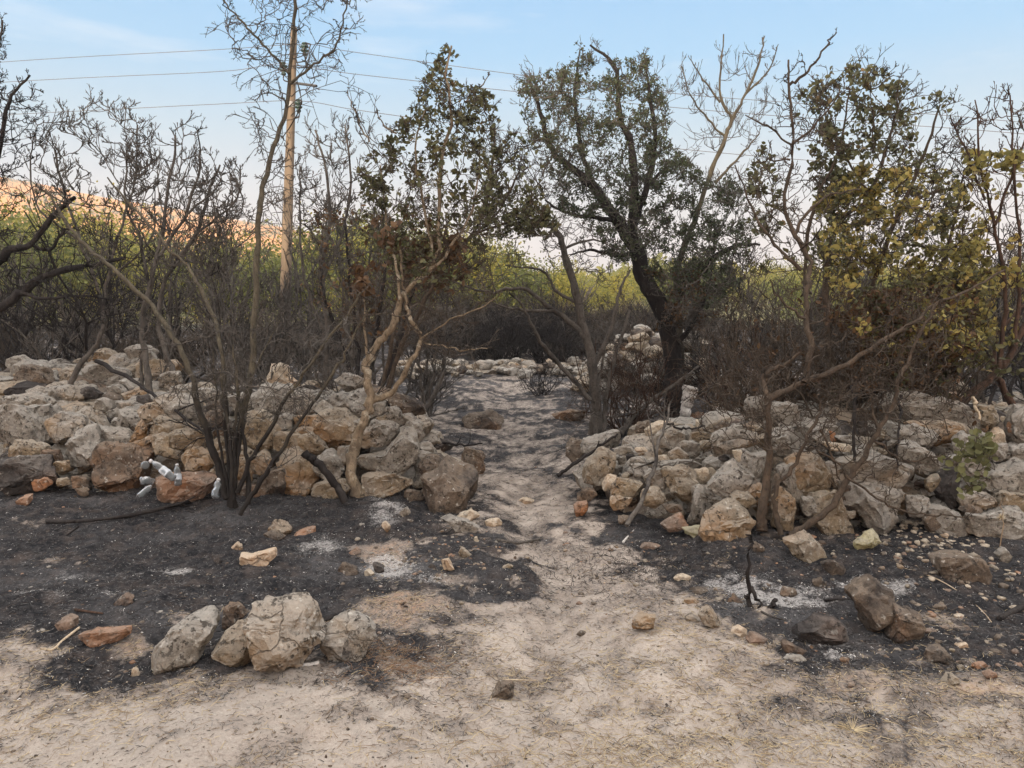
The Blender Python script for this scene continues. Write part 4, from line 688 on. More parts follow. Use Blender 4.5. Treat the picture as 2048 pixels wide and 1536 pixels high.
# 6 three-stemmed tree in front of the right wall
TW6 = [dict(k=3, ang=(30, 70), lf=(.35, .7), up=.1, wig=.2), dict(k=2, ang=(25, 65), lf=(.35, .7), wig=.2)]
make_tree('red_stemmed_tree', 'reddish tree with a straight stem in front of the right wall', 'tree', G(1525, 1062), [
 (0, '1524,1062 1522,1025 1534,961 1539,876 1534,797 1529,756 1553,736 1601,705', 27, 8, 4.65, 4.75),(0, '1534,800 1587,773 1642,753 1710,719 1775,674 1827,647 1874,606 1950,575 2010,540', 17, 5, 4.65, 5.0),
 (0, '1608,765 1621,705 1611,637 1615,568 1620,520 1587,465 1570,410 1584,325 1584,239 1577,171 1577,120', 16, 6, 4.7, 5.2),(0, '1577,171 1615,144 1652,92 1673,65', 8, 4, 5.15, 5.1),(0, '1584,290 1640,240 1680,180', 7, 4, 5.1, 5.2),(0, '1584,290 1530,250 1490,230', 6, 3, 5.1, 5.2),
 (0, '1580,320 1530,320 1500,330', 5, 3, 5.1, 5.2),(0, '1603,540 1560,500 1510,430 1470,330', 10, 4, 5.0, 5.2),(0, '1590,468 1620,420 1660,390 1720,380', 9, 4, 5.1, 5.2),(0, '1611,637 1560,600 1540,560', 8, 4, 4.8, 4.8)],
 [(poly('1480,430 1560,130 1640,90 1680,160 1680,300 1640,500 1560,520'), 45, 5.2),(poly('1470,560 1900,560 1880,700 1780,860 1700,900 1560,900 1440,800 1430,650'), 120, 4.85),(poly('1380,760 1520,700 1520,900 1380,900'), 30, 4.8)], 'brown', 'twig', 17, TW6, ws=0.8, rmin=.0024, wig=.12)
make_tree('curved_stem_tree', 'low curved brown double stem sweeping up and right in front of the right wall', 'tree', G(1590, 1072), [
 (0, '1562,1070 1549,1020 1553,978 1587,931 1618,869 1640,820 1632,790', 15, 6, 4.6, 4.7),(0, '1575,1075 1600,1060 1649,1025 1690,972 1720,925 1758,859 1785,808 1796,756 1809,736 1850,650 1880,600', 20, 7, 4.5, 4.9),
 (0, '1758,859 1745,820 1743,800 1735,770', 9, 4, 4.7, 4.8),(0, '1632,900 1680,930 1696,960', 6, 3, 4.6, 4.55),(0, '1690,950 1740,985 1800,1020 1860,1030 1935,1033', 7, 4, 4.5, 4.4),(0, '1750,885 1800,918 1850,918 1900,905', 7, 4, 4.6, 4.6),
 (0, '1640,860 1660,900 1680,960', 7, 4, 4.6, 4.6)],
 [(poly('1620,760 1900,640 1920,800 1880,940 1700,960 1600,920'), 60, 4.75)], 'brown', 'twig', 18, TW6, ws=0.8, rmin=.0022, wig=.14)
# 7 big yellowing tree on the right
CR7 = [poly('1600,180 1690,120 1720,140 1740,220 1720,290 1640,230'), poly('1730,260 1800,180 1890,180 1905,230 1860,290 1820,380 1740,360'), poly('1620,400 1720,330 1900,340 1960,420 2000,560 1990,720 1900,740 1760,700 1680,640 1640,520'), poly('1500,300 1540,280 1560,440 1600,520 1500,560')]
make_tree('yellowing_tree', 'large many-stemmed tree with yellow and olive dying leaves standing behind the right wall', 'tree', G(1730, 860), [
 (0, '1700,860 1660,700 1655,513 1690,437 1741,393 1775,290 1800,200', 20, 5, 6.4, 6.6),(0, '1720,860 1720,700 1750,560 1800,420 1850,300 1880,210', 20, 5, 6.4, 6.5),(0, '1740,860 1780,720 1850,600 1900,480 1930,340', 20, 6, 6.4, 6.5),
 (0, '1690,860 1640,740 1610,600 1620,440 1680,300 1700,180', 15, 5, 6.4, 6.5),(0, '1741,393 1700,330 1640,250', 8, 4, 6.5, 6.5),(0, '1800,420 1880,380 1960,370', 9, 4, 6.5, 6.4),(0, '1850,600 1940,560 2010,480', 9, 4, 6.4, 6.4),(0, '1700,760 1780,640 1860,500', 10, 5, 6.3, 6.4)],
 [(poly('1590,180 1690,110 1830,165 1905,185 1960,330 1860,420 1640,420'), 110, 6.5),(CR7[2], 260, 6.3),(CR7[3], 26, 6.5),(poly('1640,620 1940,640 1900,790 1660,800'), 80, 6.1)], 'brown', 'twig', 19, [dict(k=3, ang=(25, 70), lf=(.45, .9)), dict(k=3, ang=(25, 60), lf=(.4, .8))],
 [dict(m='carob', s=.044, k=3, poly=[poly('1480,250 1560,280 1600,170 1700,110 1830,165 1905,180 1960,330 1900,460 1860,520 1500,570')], pf=1.7, th=-.06, asp=.7), dict(m='yellow', s=.044, k=4, poly=[CR7[2]], pf=1.8, th=-.08, asp=.75), dict(m='rusty', s=.042, k=5, poly=[poly('1560,600 1960,560 1960,740 1860,800 1620,790')], pf=1.2, th=-.2), dict(m='carob', s=.042, k=3, poly=[poly('1700,560 1980,540 1980,760 1760,780')], pf=1.5, th=-.1)], ws=0.75, rmin=.003, thick=.5)
make_tree('bare_tree', 'sloping tree with reddish upright twigs and a few yellow leaves at the right edge', 'tree', G(1925, 830), [
 (0, '1915,815 1950,780 1997,739 2048,654 2090,560', 22, 14, 6.0, 6.2),(0, '2025,810 1990,739 1994,671 2020,640 2060,600', 17, 8, 6.9, 7.0),(0, '1997,739 2010,600 1990,450 1960,330 1950,200', 12, 4, 6.1, 6.3),(0, '2030,690 2040,520 2030,360 2020,190', 11, 4, 6.1, 6.3),(0, '1990,450 2030,330 2080,200', 8, 4, 6.2, 6.3),(0, '1970,400 1930,300 1900,230', 7, 4, 6.2, 6.3)],
 [(poly('1890,240 1990,170 2110,190 2110,600 1960,600 1900,400'), 90, 6.3)], 'rust', 'rust', 20, [dict(k=3, ang=(15, 45), lf=(.35, .7), up=.2, wig=.1), dict(k=2, ang=(20, 50), lf=(.3, .6), up=.15, wig=.12)],
 dict(m='yellow', s=.06, k=2, pf=1.8, th=.05, asp=.75, poly=[poly('1900,300 2110,300 2110,700 1930,700')]), rmin=.003)
# leafy sprig hanging on the wall
SP = poly('1900,890 1960,860 1990,890 1985,940 2000,960 1975,985 1930,980 1900,930')
make_tree('leafy_sprig', 'hanging sprig of rounded olive green leaves in front of the right wall', 'plant', P(1925, 830, 4.6), [(0, '1925,815 1938,850 1950,880 1955,930 1945,975', 5, 3, 4.7, 4.35),(0, '1945,870 1975,890 1990,940', 4, 2, 4.5, 4.35)],
 [(SP, 14, 4.4)], 'twig', 'twig', 21, [dict(k=2, ang=(30, 70), lf=(.4, .8), up=-.1)], dict(m='sprig', s=.048, k=3, asp=.9), rmin=.0018, thick=.06)
# 8 left edge
make_tree('gnarled_oak', 'thick gnarled black limbed oak reaching in from the left edge', 'tree', G(-130, 900), [
 (0, '-130,900 -110,740 -60,640 0,615 43,585 85,555 147,537 191,530 250,515', 44, 12, 7.4, 7.4),(0, '-60,640 -40,540 0,520 20,500 60,490 110,430 150,395', 34, 12, 7.4, 7.3),(0, '-40,540 -20,400 0,300 20,200 60,150', 22, 6, 7.4, 7.4),(0, '43,585 90,600 150,590 230,600', 12, 6, 7.4, 7.3),
 (0, '-20,400 -10,250 -5,120 5,40', 12, 5, 7.4, 7.4),(0, '60,490 100,500 130,460 160,460', 12, 6, 7.4, 7.4)],
 [(poly('-120,200 0,160 70,140 100,200 90,280 60,400 -60,500'), 80, 7.4),(poly('-40,400 120,420 320,500 330,600 240,660 60,660 -40,640'), 90, 7.3),(poly('-60,40 0,30 15,110 -20,160'), 12, 7.4)], 'char', 'char', 22, [dict(k=4, ang=(25, 65), lf=(.35, .7), up=.08), dict(k=3, ang=(25, 60), lf=(.35, .7))], ws=0.62, rmin=.003)
SP2 = [dict(k=4, ang=(20, 50), lf=(.45, .85), up=.18, wig=.12, n=6), dict(k=2, ang=(20, 50), lf=(.35, .65), up=.14, wig=.14)]
make_tree('burnt_sapling', 'black forked burnt sapling rising from the left rubble, leaning right at its foot', 'tree', P(140, 785, 7.4), [(0, '137,785 154,739 191,691 208,654 205,620 190,560 160,480 130,390 110,300', 20, 6, 7.4, 7.6),(0, '206,640 215,560 240,460 270,360 275,250', 12, 5, 7.4, 7.6),(0, '160,480 80,420 60,330 75,250', 8, 4, 7.5, 7.6),(0, '215,560 300,480 310,380', 8, 4, 7.5, 7.5)],
 [(poly('60,260 170,190 290,200 310,340 280,450 170,540 80,420'), 80, 7.5)], 'grey', 'grey', 23, SP2, dens=2.1, ws=.58, rmin=.0034)
make_tree('burnt_sapling', 'upright dark trunk with candelabra twigs above the gap in the left rubble', 'tree', P(300, 830, 6.5), [(0, '310,830 298,775 288,700 285,633 300,580 312,520 330,430 345,330 350,260', 24, 6, 6.6, 7.0),(0, '312,520 370,430 400,330 395,260', 12, 5, 6.8, 7.0),(0, '300,580 280,480 250,400 255,300', 12, 5, 6.8, 7.0),(0, '286,800 285,700 300,640', 13, 8, 6.7, 6.7),(0, '370,430 430,380 450,330', 8, 4, 6.9, 7.0)],
 [(poly('240,280 400,220 420,320 450,440 400,540 300,540 250,420'), 85, 6.9)], 'grey', 'grey', 24, SP2, dens=2.1, ws=.58, rmin=.0032)
make_tree('burnt_sapling', 'cracked charred trunk leaning left just behind the left wall, with a bare crown', 'tree', P(360, 780, 6.9), [(0, '362,785 345,740 330,700 318,640 330,560 390,470 420,380 440,330', 24, 6, 7.0, 7.4),(0, '390,470 470,400 480,330', 9, 4, 7.2, 7.4),(0, '245,800 290,775 330,740 360,650', 12, 5, 6.9, 7.2)],
 [(poly('380,360 470,310 500,420 470,560 390,580'), 60, 7.3)], 'grey', 'grey', 25, SP2, dens=2.1, ws=.58, rmin=.0034)
make_tree('burnt_sapling', 'slender bare grey sapling with long upright twigs just right of the utility pole', 'tree', G(650, 780), [(0, '650,780 655,680 645,560 660,430 650,330 630,260', 14, 5, 8.3, 8.6),(0, '645,560 690,450 700,340 690,250', 9, 4, 8.4, 8.6),(0, '655,680 610,560 600,440 600,330', 9, 4, 8.4, 8.6)],
 [(poly('590,260 700,230 730,340 720,520 640,580 590,480'), 80, 8.5)], 'grey', 'grey', 26, SP2, dens=1.9, rmin=.00345)
make_tree('burnt_sapling', 'thin charred tree standing at the left rim of the burnt clearing behind the wall end', 'tree', G(845, 833), [(0, '841,836 869,790 886,746 888,690 895,600 900,520', 15, 5, 8.9, 9.0),(0, '835,836 845,790 860,740', 8, 4, 8.9, 9),(0, '850,830 848,780 850,740', 7, 4, 8.9, 9),(0, '845,834 880,828 930,815', 4, 2, 8.9, 8.8)],
 [(poly('820,560 960,560 960,700 840,740'), 40, 9.0)], 'grey', 'grey', 27, SP2, dens=1.9, rmin=.00345)
make_tree('burnt_sapling', 'dark multi-stemmed trunk leaning right directly behind the pale mottled tree', 'tree', G(760, 800), [(0, '750,800 775,740 800,680 820,600 860,500', 17, 7, 7.6, 7.8),(0, '735,800 742,720 760,620 770,500 760,400', 15, 6, 7.6, 7.8),(0, '700,790 690,700 650,600 640,520', 13, 6, 7.7, 7.9),(0, '720,795 715,700 700,560 690,440', 12, 6, 7.7, 7.9)],
 [(poly('620,420 880,400 900,600 820,700 640,680'), 110, 7.8)], 'char', 'grey', 28, SP2, [dict(m='rusty', s=.05, k=1, pf=1.2, th=.15)], rmin=.003)
# tangled dead undergrowth (each clump its own plant)
def shrub(px, y0, Y, r, h, n, bark, seed, label, cat='shrub', group=None, name='burnt_shrub', leaf=None, z0=0):
    rs = np.random.RandomState(seed); b = G(px, y0) if Y is None else P(px, y0, Y); b = np.array([b[0], b[1], z0 if Y is None else b[2]]); root = link(name, None, tuple(b), label=label, cat=cat, group=group)
    A = np.zeros((n, 6, 3)); an = rs.uniform(0, 2*pi, n); q = rs.uniform(.1, 1, n)**.7; st = b+np.stack([np.cos(an)*.15*r, np.sin(an)*.15*r, 0*an], 1); en = b+np.stack([np.cos(an)*q*r, np.sin(an)*q*r, h*rs.uniform(.5, 1.1, n)*(1-.35*q)], 1)
    for j in range(6): t = j/5; A[:, j] = st*(1-t)+en*t+rs.normal(0, 1, (n, 3))*.05*h*(j > 0)+np.stack([0*an, 0*an, np.full(n, -.12*h*sin(t*pi))], 1)*q[:, None]
    R = rs.uniform(.004, .011, n)[:, None]*np.linspace(1, .5, 6); wd = Wood(); wd.add(A, R, 4)
    a, c = grow(A, R, rs, 4, ang=(30, 75), lf=(.25, .6), up=.05, wig=.25, rmin=.0025); wd.add(a, c, 3); a, c = grow(a, c, rs, 3, ang=(30, 75), lf=(.35, .7), up=.0, wig=.25, rmin=.0025); wd.add(a, c, 3)
    wd.build('branches', BK[bark], root, tuple(b))
    if leaf:
        Q = a[:, 2:].reshape(-1, 3); Q = Q[fbm(Q*2.5, 2) > leaf[2]]; V, Fc, at = leafcards(Q, leaf[1]*rs.uniform(.6, 1.2, len(Q)), rs); link('foliage', mesh('foliage', shift(V, b), Fc, [LF[leaf[0]]], attrs={'lv': at}), tuple(b), root)
    return root
shrub(1250, 862, None, .75, 1.25, 46, 'rust', 31, 'dense rusty tangle of burnt vines around the crooked tree right of the path')
shrub(1470, 850, 7.4, .5, 1.1, 26, 'rust', 32, 'brown twiggy burnt shrub between the dark oak and the right wall', leaf=('rusty', .03, .1))
shrub(1550, 850, 6.2, .8, 1.1, 50, 'twig', 33, 'tangled brown brush behind the straight red stemmed tree')
shrub(1680, 850, 6.0, .9, 1.15, 60, 'twig', 34, 'thick brown brush under the yellowing tree', leaf=('rusty', .045, .0))
shrub(1830, 850, 6.0, .7, .9, 46, 'twig', 35, 'brush with withered leaves behind the huge flat slab', leaf=('carob', .05, .0))
shrub(1080, 790, None, .55, .6, 22, 'char', 36, 'small lone charred bush in the middle of the burnt clearing')
shrub(505, 800, 6.6, .6, .7, 20, 'grey', 37, 'thin dead brush on top of the upright left wall')
shrub(690, 800, 6.7, .5, .6, 18, 'grey', 38, 'fine dead twigs on the left wall beside the mottled tree')
# background thicket: prototypes copied
def proto(seed, h, spread, bark, kind):
    rs = np.random.RandomState(seed); n = rs.randint(2, 5) if kind == 'sap' else 16; root = link('burnt_sapling' if kind == 'sap' else 'burnt_shrub', None); wd = Wood(); A = []; R = []
    for i in range(n):
        an = rs.uniform(0, 2*pi); L = spread*rs.uniform(.2, 1); hh = h*rs.uniform(.6, 1); p = [(0, 0, -.1), (cos(an)*L*.25, sin(an)*L*.25, hh*.3), (cos(an+.3)*L*.5, sin(an+.3)*L*.5, hh*.62), (cos(an)*L, sin(an)*L, hh)]
        c = catmull(p, 10); c[1:] += rs.normal(0, .035, (9, 3)); A.append(c); R.append(np.linspace(.026 if kind == 'sap' else .012, .006, 10))
    A = np.array(A); R = np.array(R); wd.add(A, R, 6); wd.build('trunk', BK[bark], root, (0, 0, 0)); tw = Wood()
    a, b = grow(A, R, rs, 9 if kind == 'sap' else 6, tr=(.25, 1), ang=(25, 55), lf=(.25, .5), up=.14, wig=.14, n=6, rmin=.006); tw.add(a, b, 4)
    a, b = grow(a, b, rs, 4, ang=(25, 55), lf=(.35, .7), up=.14, wig=.14, rmin=.0045); tw.add(a, b, 3); a, b = grow(a, b, rs, 3, ang=(25, 55), lf=(.35, .7), up=.12, wig=.14, n=4, rmin=.0045); tw.add(a, b, 3)
    tw.build('twigs', BK[bark], root, (0, 0, 0)); return root
def dup(root, loc, rz, sc, **pr):
    r = root.copy(); S.collection.objects.link(r); r.location = loc; r.rotation_euler = (0, 0, rz); r.scale = sc
    for ch in root.children: c = ch.copy(); S.collection.objects.link(c); c.parent = r
    for k, v in pr.items(): r[k] = v
    return r
rs = np.random.RandomState(77)
sap = [proto(50+i, 2.6, 1.0, 'char' if i == 2 else 'grey', 'sap') for i in range(5)]; shr = [proto(70+i, 1.3, .9, ['char', 'twig', 'grey', 'char'][i], 'shr') for i in range(4)]
def place(src, spots, label, cat, group):
    used = set()
    for (x, Y, sc, hz) in spots:
        i = rs.randint(len(src)); s = src[i]; X = P(x, 768, Y)[0]; ro = rs.uniform(0, 6.28); s3 = (sc, sc, sc*hz)
        if i in used: o = dup(s, (X, Y, 0), ro, s3)
        else: o = s; o.location = (X, Y, 0); o.rotation_euler = (0, 0, ro); o.scale = s3; used.add(i)
        o['label'] = label; o['category'] = cat; o['group'] = group
    for i, s in enumerate(src):
        if i not in used:
            for c in list(s.children): bpy.data.objects.remove(c)
            bpy.data.objects.remove(s)
sp = []
for x, t in [(-60, 420), (20, 380), (90, 330), (200, 300), (150, 420), (260, 380), (330, 300), (370, 430), (420, 290), (470, 400), (490, 330), (540, 390), (610, 300), (625, 430), (700, 300), (745, 400), (300, 470), (560, 480), (440, 480), (680, 480), (790, 470), (850, 500),
             (1020, 600), (1110, 620), (1290, 560), (1400, 500), (1470, 420), (1530, 400), (1600, 450), (1660, 430), (1720, 450), (1780, 400), (1850, 420), (1920, 330), (1960, 420), (2010, 300), (2060, 380), (1500, 540), (1640, 560), (1880, 540)]:
    Y = rs.uniform(8.6, 12.5) if x < 950 or x > 1300 else rs.uniform(15.5, 18); h = P(x, t, Y)[2]; sc = h/2.75; sp.append((x, Y, .55+.45*sc, h/2.75/(.55+.45*sc)))
place(sap, sp, 'one of the bare burnt saplings of the thicket behind the walls', 'tree', 'burnt saplings of the thicket')
sp = []
for i in range(62):
    x = rs.uniform(-200, 2250); c = 880 < x < 1250; Y = rs.uniform(14.8, 24) if c else rs.uniform(9, 22); sp.append((x, Y, rs.uniform(.7, 1.05)*(1 if Y < 14 else 1.15), rs.uniform(.6, .95)))
for i in range(42): sp.append((rs.uniform(820, 1330), rs.uniform(15.2, 21), rs.uniform(.9, 1.3), rs.uniform(.6, .95)))
place(shr, sp, 'one of the charred twiggy bushes of the thicket behind the walls', 'shrub', 'charred bushes of the thicket')
# green trees beyond the fire
def green(seed, mat):
    rs2 = np.random.RandomState(seed); root = link('green_tree', None); h = 1.0; wd = Wood(); A = []
    for i in range(4):
        an = rs2.uniform(0, 6.28); A.append(catmull([(0, 0, 0), (.1*cos(an), .1*sin(an), .3), (.3*cos(an), .3*sin(an), .75)], 6))
    A = np.array(A); R = np.tile(np.linspace(.03, .012, 6), (4, 1)); wd.add(A, R, 5); a, b = grow(A, R, rs2, 6, ang=(30, 60), lf=(.4, .7), rmin=.006); wd.add(a, b, 3); wd.build('trunk', BK['grey'], root, (0, 0, 0))
    cs = rs2.normal(0, 1, (26, 3))*[.27, .27, .20]+[0, 0, .60]; cs[:, 2] = np.clip(cs[:, 2], .2, 1.0); w = rs2.uniform(.07, .15, 26); idx = rs2.randint(0, 26, 4200)
    q = cs[idx]+rs2.normal(0, 1, (4200, 3))*w[idx][:, None]; V, Fc, at = leafcards(q, rs2.uniform(.02, .042, len(q)), rs2, .7); at = at*.6+np.repeat((idx % 7)/7., 6)*.4
    link('crown', mesh('crown', V, Fc, [LF[mat]], attrs={'lv': at*.55+np.repeat((idx % 7)/7., 6)*.3+(seed % 4)*.06}), (0, 0, 0), root); return root
gr = [green(90+i, 'wood' if i % 3 else 'wood2') for i in range(6)]; sp = []
for i in range(175):
    Y = rs.uniform(28, 95)**1.0; x = rs.uniform(-250, 2300); top = np.interp(x, [-250, 0, 200, 420, 600, 760, 900, 1000, 1060, 1200, 1500, 2300], [470, 462, 492, 515, 520, 485, 515, 545, 568, 575, 575, 575])+rs.uniform(-35, 60)-6; h = max(2.2, P(x, top, Y)[2]); sp.append((x, Y, h*rs.uniform(1.0, 1.3), 1))
for x, t in [(60, 452), (150, 470), (430, 492), (520, 500), (720, 505), (770, 465), (830, 500), (905, 512), (960, 525), (1010, 530), (1075, 556), (1140, 548), (1210, 560), (1600, 560), (1690, 545), (1980, 540)]:
    Y = rs.uniform(25, 33); sp.append((x, Y, P(x, t, Y)[2]*1.2, 1))
sp = [(x, Y, h, 1/1.15) for x, Y, h, _ in sp]
place(gr, sp, 'one of the unburnt green trees beyond the burnt thicket', 'tree', 'green trees beyond the fire')
q = []; n = 9000; Y = 95+rs.rand(n)**1.3*200; x = rs.uniform(-300, 2350, n)
for i in range(n): q.append(P(x[i], 768, Y[i])*[1, 1, 0])
q = np.array(q); k = 5; q[:, 2] += 2.6*np.clip(fbm(q*[.045, .03, 0]+3, 3)+.25, 0, 1.2); c = np.repeat(q, k, 0)+rs.normal(0, 1, (n*k, 3))*[1.6, 1.6, .9]+[0, 0, 1.2]; V, Fc, at = leafcards(c, rs.uniform(.6, 1.4, n*k), rs)
link('far_wood', mesh('far_wood', V, Fc, [LF['wood']], attrs={'lv': np.clip(.5+.9*fbm(V*[.05, .03, .3]+9, 3), 0, 1)*.75+at*.25}), kind='stuff', label='low green woodland filling the plain below the hills', cat='woodland')

# distant dry stone piles
def pile(name, label, spots, n, rs, size, hgt):
    it = []
    for i in range(n):
        x, Y = spots(rs); X = P(x, 768, Y)[0]; s = rs.uniform(*size); z = abs(rs.normal(0, 1))*hgt(x)*.45; it.append((X, Y+rs.uniform(-.3, .3), max(s*.4, min(z, hgt(x))), s*rs.uniform(.9, 1.5), s, s*.75, rs.uniform(-1, 1), rs.choice(list('ggtgtb'))))
    it.sort(key=lambda a: -a[3]); root = link(name, None, (it[0][0], it[0][1], 0), label=label, cat='stone pile'); lead = it[:24]
    for i, a in enumerate(lead):
        an = np.arange(7)*2*pi/7+rs.uniform(-.3, .3, 7); pl = [(a[3]*cos(t)*rs.uniform(.8, 1.15), a[5]*sin(t)*rs.uniform(.8, 1.15)) for t in an]; SEED[0] += 1; V, Fc = rock(pl, a[4], SEED[0], 3); link('stone', mesh('stone', V, [Fc], [RM[a[7]]]), a[:3], root)
    merged_rocks(it[24:], 'small_stones', root, list('gtb'), kind='stuff')
pile('stone_row', 'low row of pale stones across the far end of the burnt clearing', lambda r: (r.uniform(800, 1180), r.uniform(14.0, 15.2)), 150, rs, (.06, .17), lambda x: .22)
pile('stone_heap', 'tall pale stone heap seen through the vines behind the crooked tree', lambda r: (r.normal(1310, 70), r.uniform(11.8, 13.2)), 300, rs, (.08, .22), lambda x: max(.12, .95*(1-((x-1310)/160)**2)))
pile('stone_heap', 'ash grey stone rubble in the thicket behind the right wall', lambda r: (r.uniform(1440, 2150), r.uniform(8.5, 11)), 150, rs, (.07, .16), lambda x: .22)
pile('stone_heap', 'ash grey stone rubble in the thicket behind the left walls', lambda r: (r.uniform(-120, 330) if r.rand() < .75 else r.uniform(330, 700), r.uniform(8.4, 10.5)), 200, rs, (.09, .2), lambda x: .5 if x < 350 else .3)

# ------------------------------------------------------------------ utility pole and wires
PY = 17.0
def pole():
    top = P(588, 55, PY); bz = -.2; b = np.array([P(566, 600, PY)[0], PY, 0]); b[0] = P(566, 600, PY)[0]+(P(566, 600, PY)[0]-P(588, 55, PY)[0])*.12
    root = link('utility_pole', None, tuple(b), label='tan wooden utility pole leaning slightly right behind the tall burnt tree', cat='utility pole')
    c = catmull([b+[0, 0, bz], (b+top)/2, top], 14); r = np.linspace(.14, .068, 14); V, Fc = tubes(c[None], r[None], 16)
    V = np.vstack([V, c[-1]+[0, 0, .01]]); I = np.arange(16)+13*16; tri = np.stack([I, np.roll(I, -1), np.full(16, len(V)-1)], 1)
    m = MT('weathered_wood', .9, .1); co = m.coord(); n = m.noise(co, 7, 6, .6, (1, 1, .08)); n2 = m.noise(co, 1.2, 3); cc = m.mix(m.rng(n, .35, .65), (.25, .195, .14), (.145, .115, .085)); g = m.n('NewGeometry'); sx = m.n('SeparateXYZ'); m.L.new(g.outputs['Position'], sx.inputs[0]); z = m.math('ADD', sx.outputs[2], m.rng(n2, .3, .7, -.6, .6)); cc = m.mix(m.rng(z, 2.6, 1.5, 0, .9), cc, (.035, .03, .028)); m.col(cc); m.bump(n, .8, .02)
    link('shaft', mesh('shaft', shift(V, b), [Fc, tri], [m.m]), tuple(b), root)
    gal = plain('galvanised_band', (.45, .45, .44), .5, .4); k = 3.6/7
    bp = P(580.5, 210, PY); link('band', mesh('band', *(lambda q: (shift(q[0], bp), [q[1]]))(tubes(np.array([[bp-[0, 0, .06], bp, bp+[0, 0, .06]]]), np.full((1, 3), .105), 14)), mats=[gal]), tuple(bp), root)
    gl = MT('insulator_glass', .15, .6); gl.col((.03, .06, .05)); iron = plain('insulator_iron', (.08, .08, .08), .6, .3); out = []
    for (x, y, side) in [(609, 98, 1), (567, 137, -1), (597, 211, 1)]:
        a = P(x, y, PY-.1); pr = [(0, -.14), (.035, -.14), (.05, -.12), (.05, -.09), (.028, -.08), (.075, -.05), (.085, -.02), (.045, -.005), (.03, .0), (.08, .03), (.085, .06), (.045, .075), (.03, .09), (.06, .10), (.05, .125), (0, .13)]
        an = np.arange(14)*2*pi/14; V = np.array([[r_*cos(t), r_*sin(t), z] for r_, z in pr for t in an]); I = np.arange(len(V)).reshape(len(pr), 14); J = np.roll(I, -1, 1); f = np.stack([I[:-1], J[:-1], J[1:], I[1:]], -1).reshape(-1, 4)
        ins = link('insulator', mesh('insulator', V, [f], [gl.m]), tuple(a), root)
        pc = np.array([P(586-(y-60)*.04, y+14, PY)[0], PY, 0]); hk = catmull([np.array([pc[0], PY, a[2]-.26]), a+[0, 0, -.24], a+[0, 0, -.12]], 8); q = tubes(hk[None], np.full((1, 8), .014), 6)
        h = link('hook', mesh('hook', shift(q[0], a), [q[1]], [iron]), (0, 0, 0)); h.parent = ins
        out.append(a)
    arm = catmull([P(582, 165, PY-.1), P(633, 172, PY-.5)], 4); q = tubes(arm[None], np.full((1, 4), .03), 6); link('brace', mesh('brace', shift(q[0], arm[0]), [q[1]], [iron]), tuple(arm[0]), root)
    return out
ins = pole(); wm = plain('wire_copper', (.16, .14, .13), .6, .3)
for nm, a, Lp, Rp in [('topmost', ins[0], [(440, 99), (20, 123), (-500, 165)], [(700, 103), (1040, 150), (1348, 187), (1640, 210), (2048, 245), (2700, 310)]), ('middle', ins[1], [(440, 143), (85, 160), (-500, 195)], [(700, 147), (1030, 183), (1348, 215), (1690, 242), (2048, 268), (2700, 330)]),
                      ('lowest', ins[2], [(440, 208), (160, 222), (-500, 255)], [(700, 218), (820, 235), (1090, 272), (1348, 297), (1610, 320), (2048, 350), (2700, 400)])]:
    pp = [P(x, y, PY+(580-x)*.004) for x, y in Lp][::-1]+[a+[0, -.02, .09]]+[P(x, y, PY+(x-600)*.001) for x, y in Rp]; c = catmull(pp, 90); q = tubes(c[None], np.full((1, 90), .0065), 5)
    link('power_line', mesh('power_line', shift(q[0], a), [q[1]], [wm]), tuple(a), label=nm+' of the three thin overhead wires on the wooden pole', cat='wire', group='overhead wires')

# ------------------------------------------------------------------ dead branches and sticks lying about
def stick(z, s, w0, w1, Y0, Y1, bark, label, cat='branch', name='fallen_branch', side=0, ground=False, tip=None):
    rs = np.random.RandomState(len(s)+len(label)); p = pts(z, s)
    if ground:
        c = []
        for x, y in p: g = G(x, y); c.append(G(x, y, gz(g[0], g[1])+w0*.35/F*g[1]))
        c = catmull(c, 20); Ys = c[:, 1]
    else: c, _ = stem_px(p, w0, w1, Y0, Y1, rs, 20); Ys = c[:, 1]
    r = np.linspace(w0, w1, 20)*.5/F*Ys; r = r*(1+.18*fbm(c*22, 2)); wd = Wood(); wd.add(c[None], r[None], 8)
    e = np.array([[c[0]-(c[1]-c[0])*.02, c[0]], [c[-1], c[-1]+(c[-1]-c[-2])*.02]]); wd.add(e, np.array([[1e-4, r[0]], [r[-1], 1e-4]]), 8)
    if side:
        a, b = grow(c[None], r[None], rs, side, ang=(25, 60), lf=(.15, .35), up=.1, wig=.2, rmin=.0022); wd.add(a, b, 4); a, b = grow(a, b, rs, 2, ang=(25, 60), lf=(.3, .7), up=.1, wig=.2, rmin=.002); wd.add(a, b, 3)
    loc = tuple(c[0]); o = link(name, mesh(name, shift(np.concatenate(wd.V), loc), [np.concatenate(wd.F)], [BK[bark]]), loc, label=label, cat=cat); return o
BK['bone'] = bark_mat('bleached_wood', (.55, .46, .34), (.38, .30, .21), camt=-.6); BK['ashen'] = bark_mat('ash_white_wood', (.78, .76, .73), (.55, .53, .50), camt=-.3)
stick(0, '600,1182 0,0', 1, 1, 1, 1, 'char', 'x') if False else None
stick(4, '600,1180 740,950 820,740 870,560 885,420 960,250 1000,60', 11, 4, 4.5, 5.6, 'grey', 'long thin dead branch leaning up across the left part of the right wall', side=8)
stick(4, '-20,730 130,620 350,470 520,350', 9, 4, 5.9, 6.0, 'char', 'dark dead branch slanting over the end of the right wall at the path', side=2)
stick(4, '940,265 1100,300 1260,290 1450,245', 5, 3, 5.6, 5.9, 'char', 'thin black branch lying on top of the right wall near the oak', side=3)
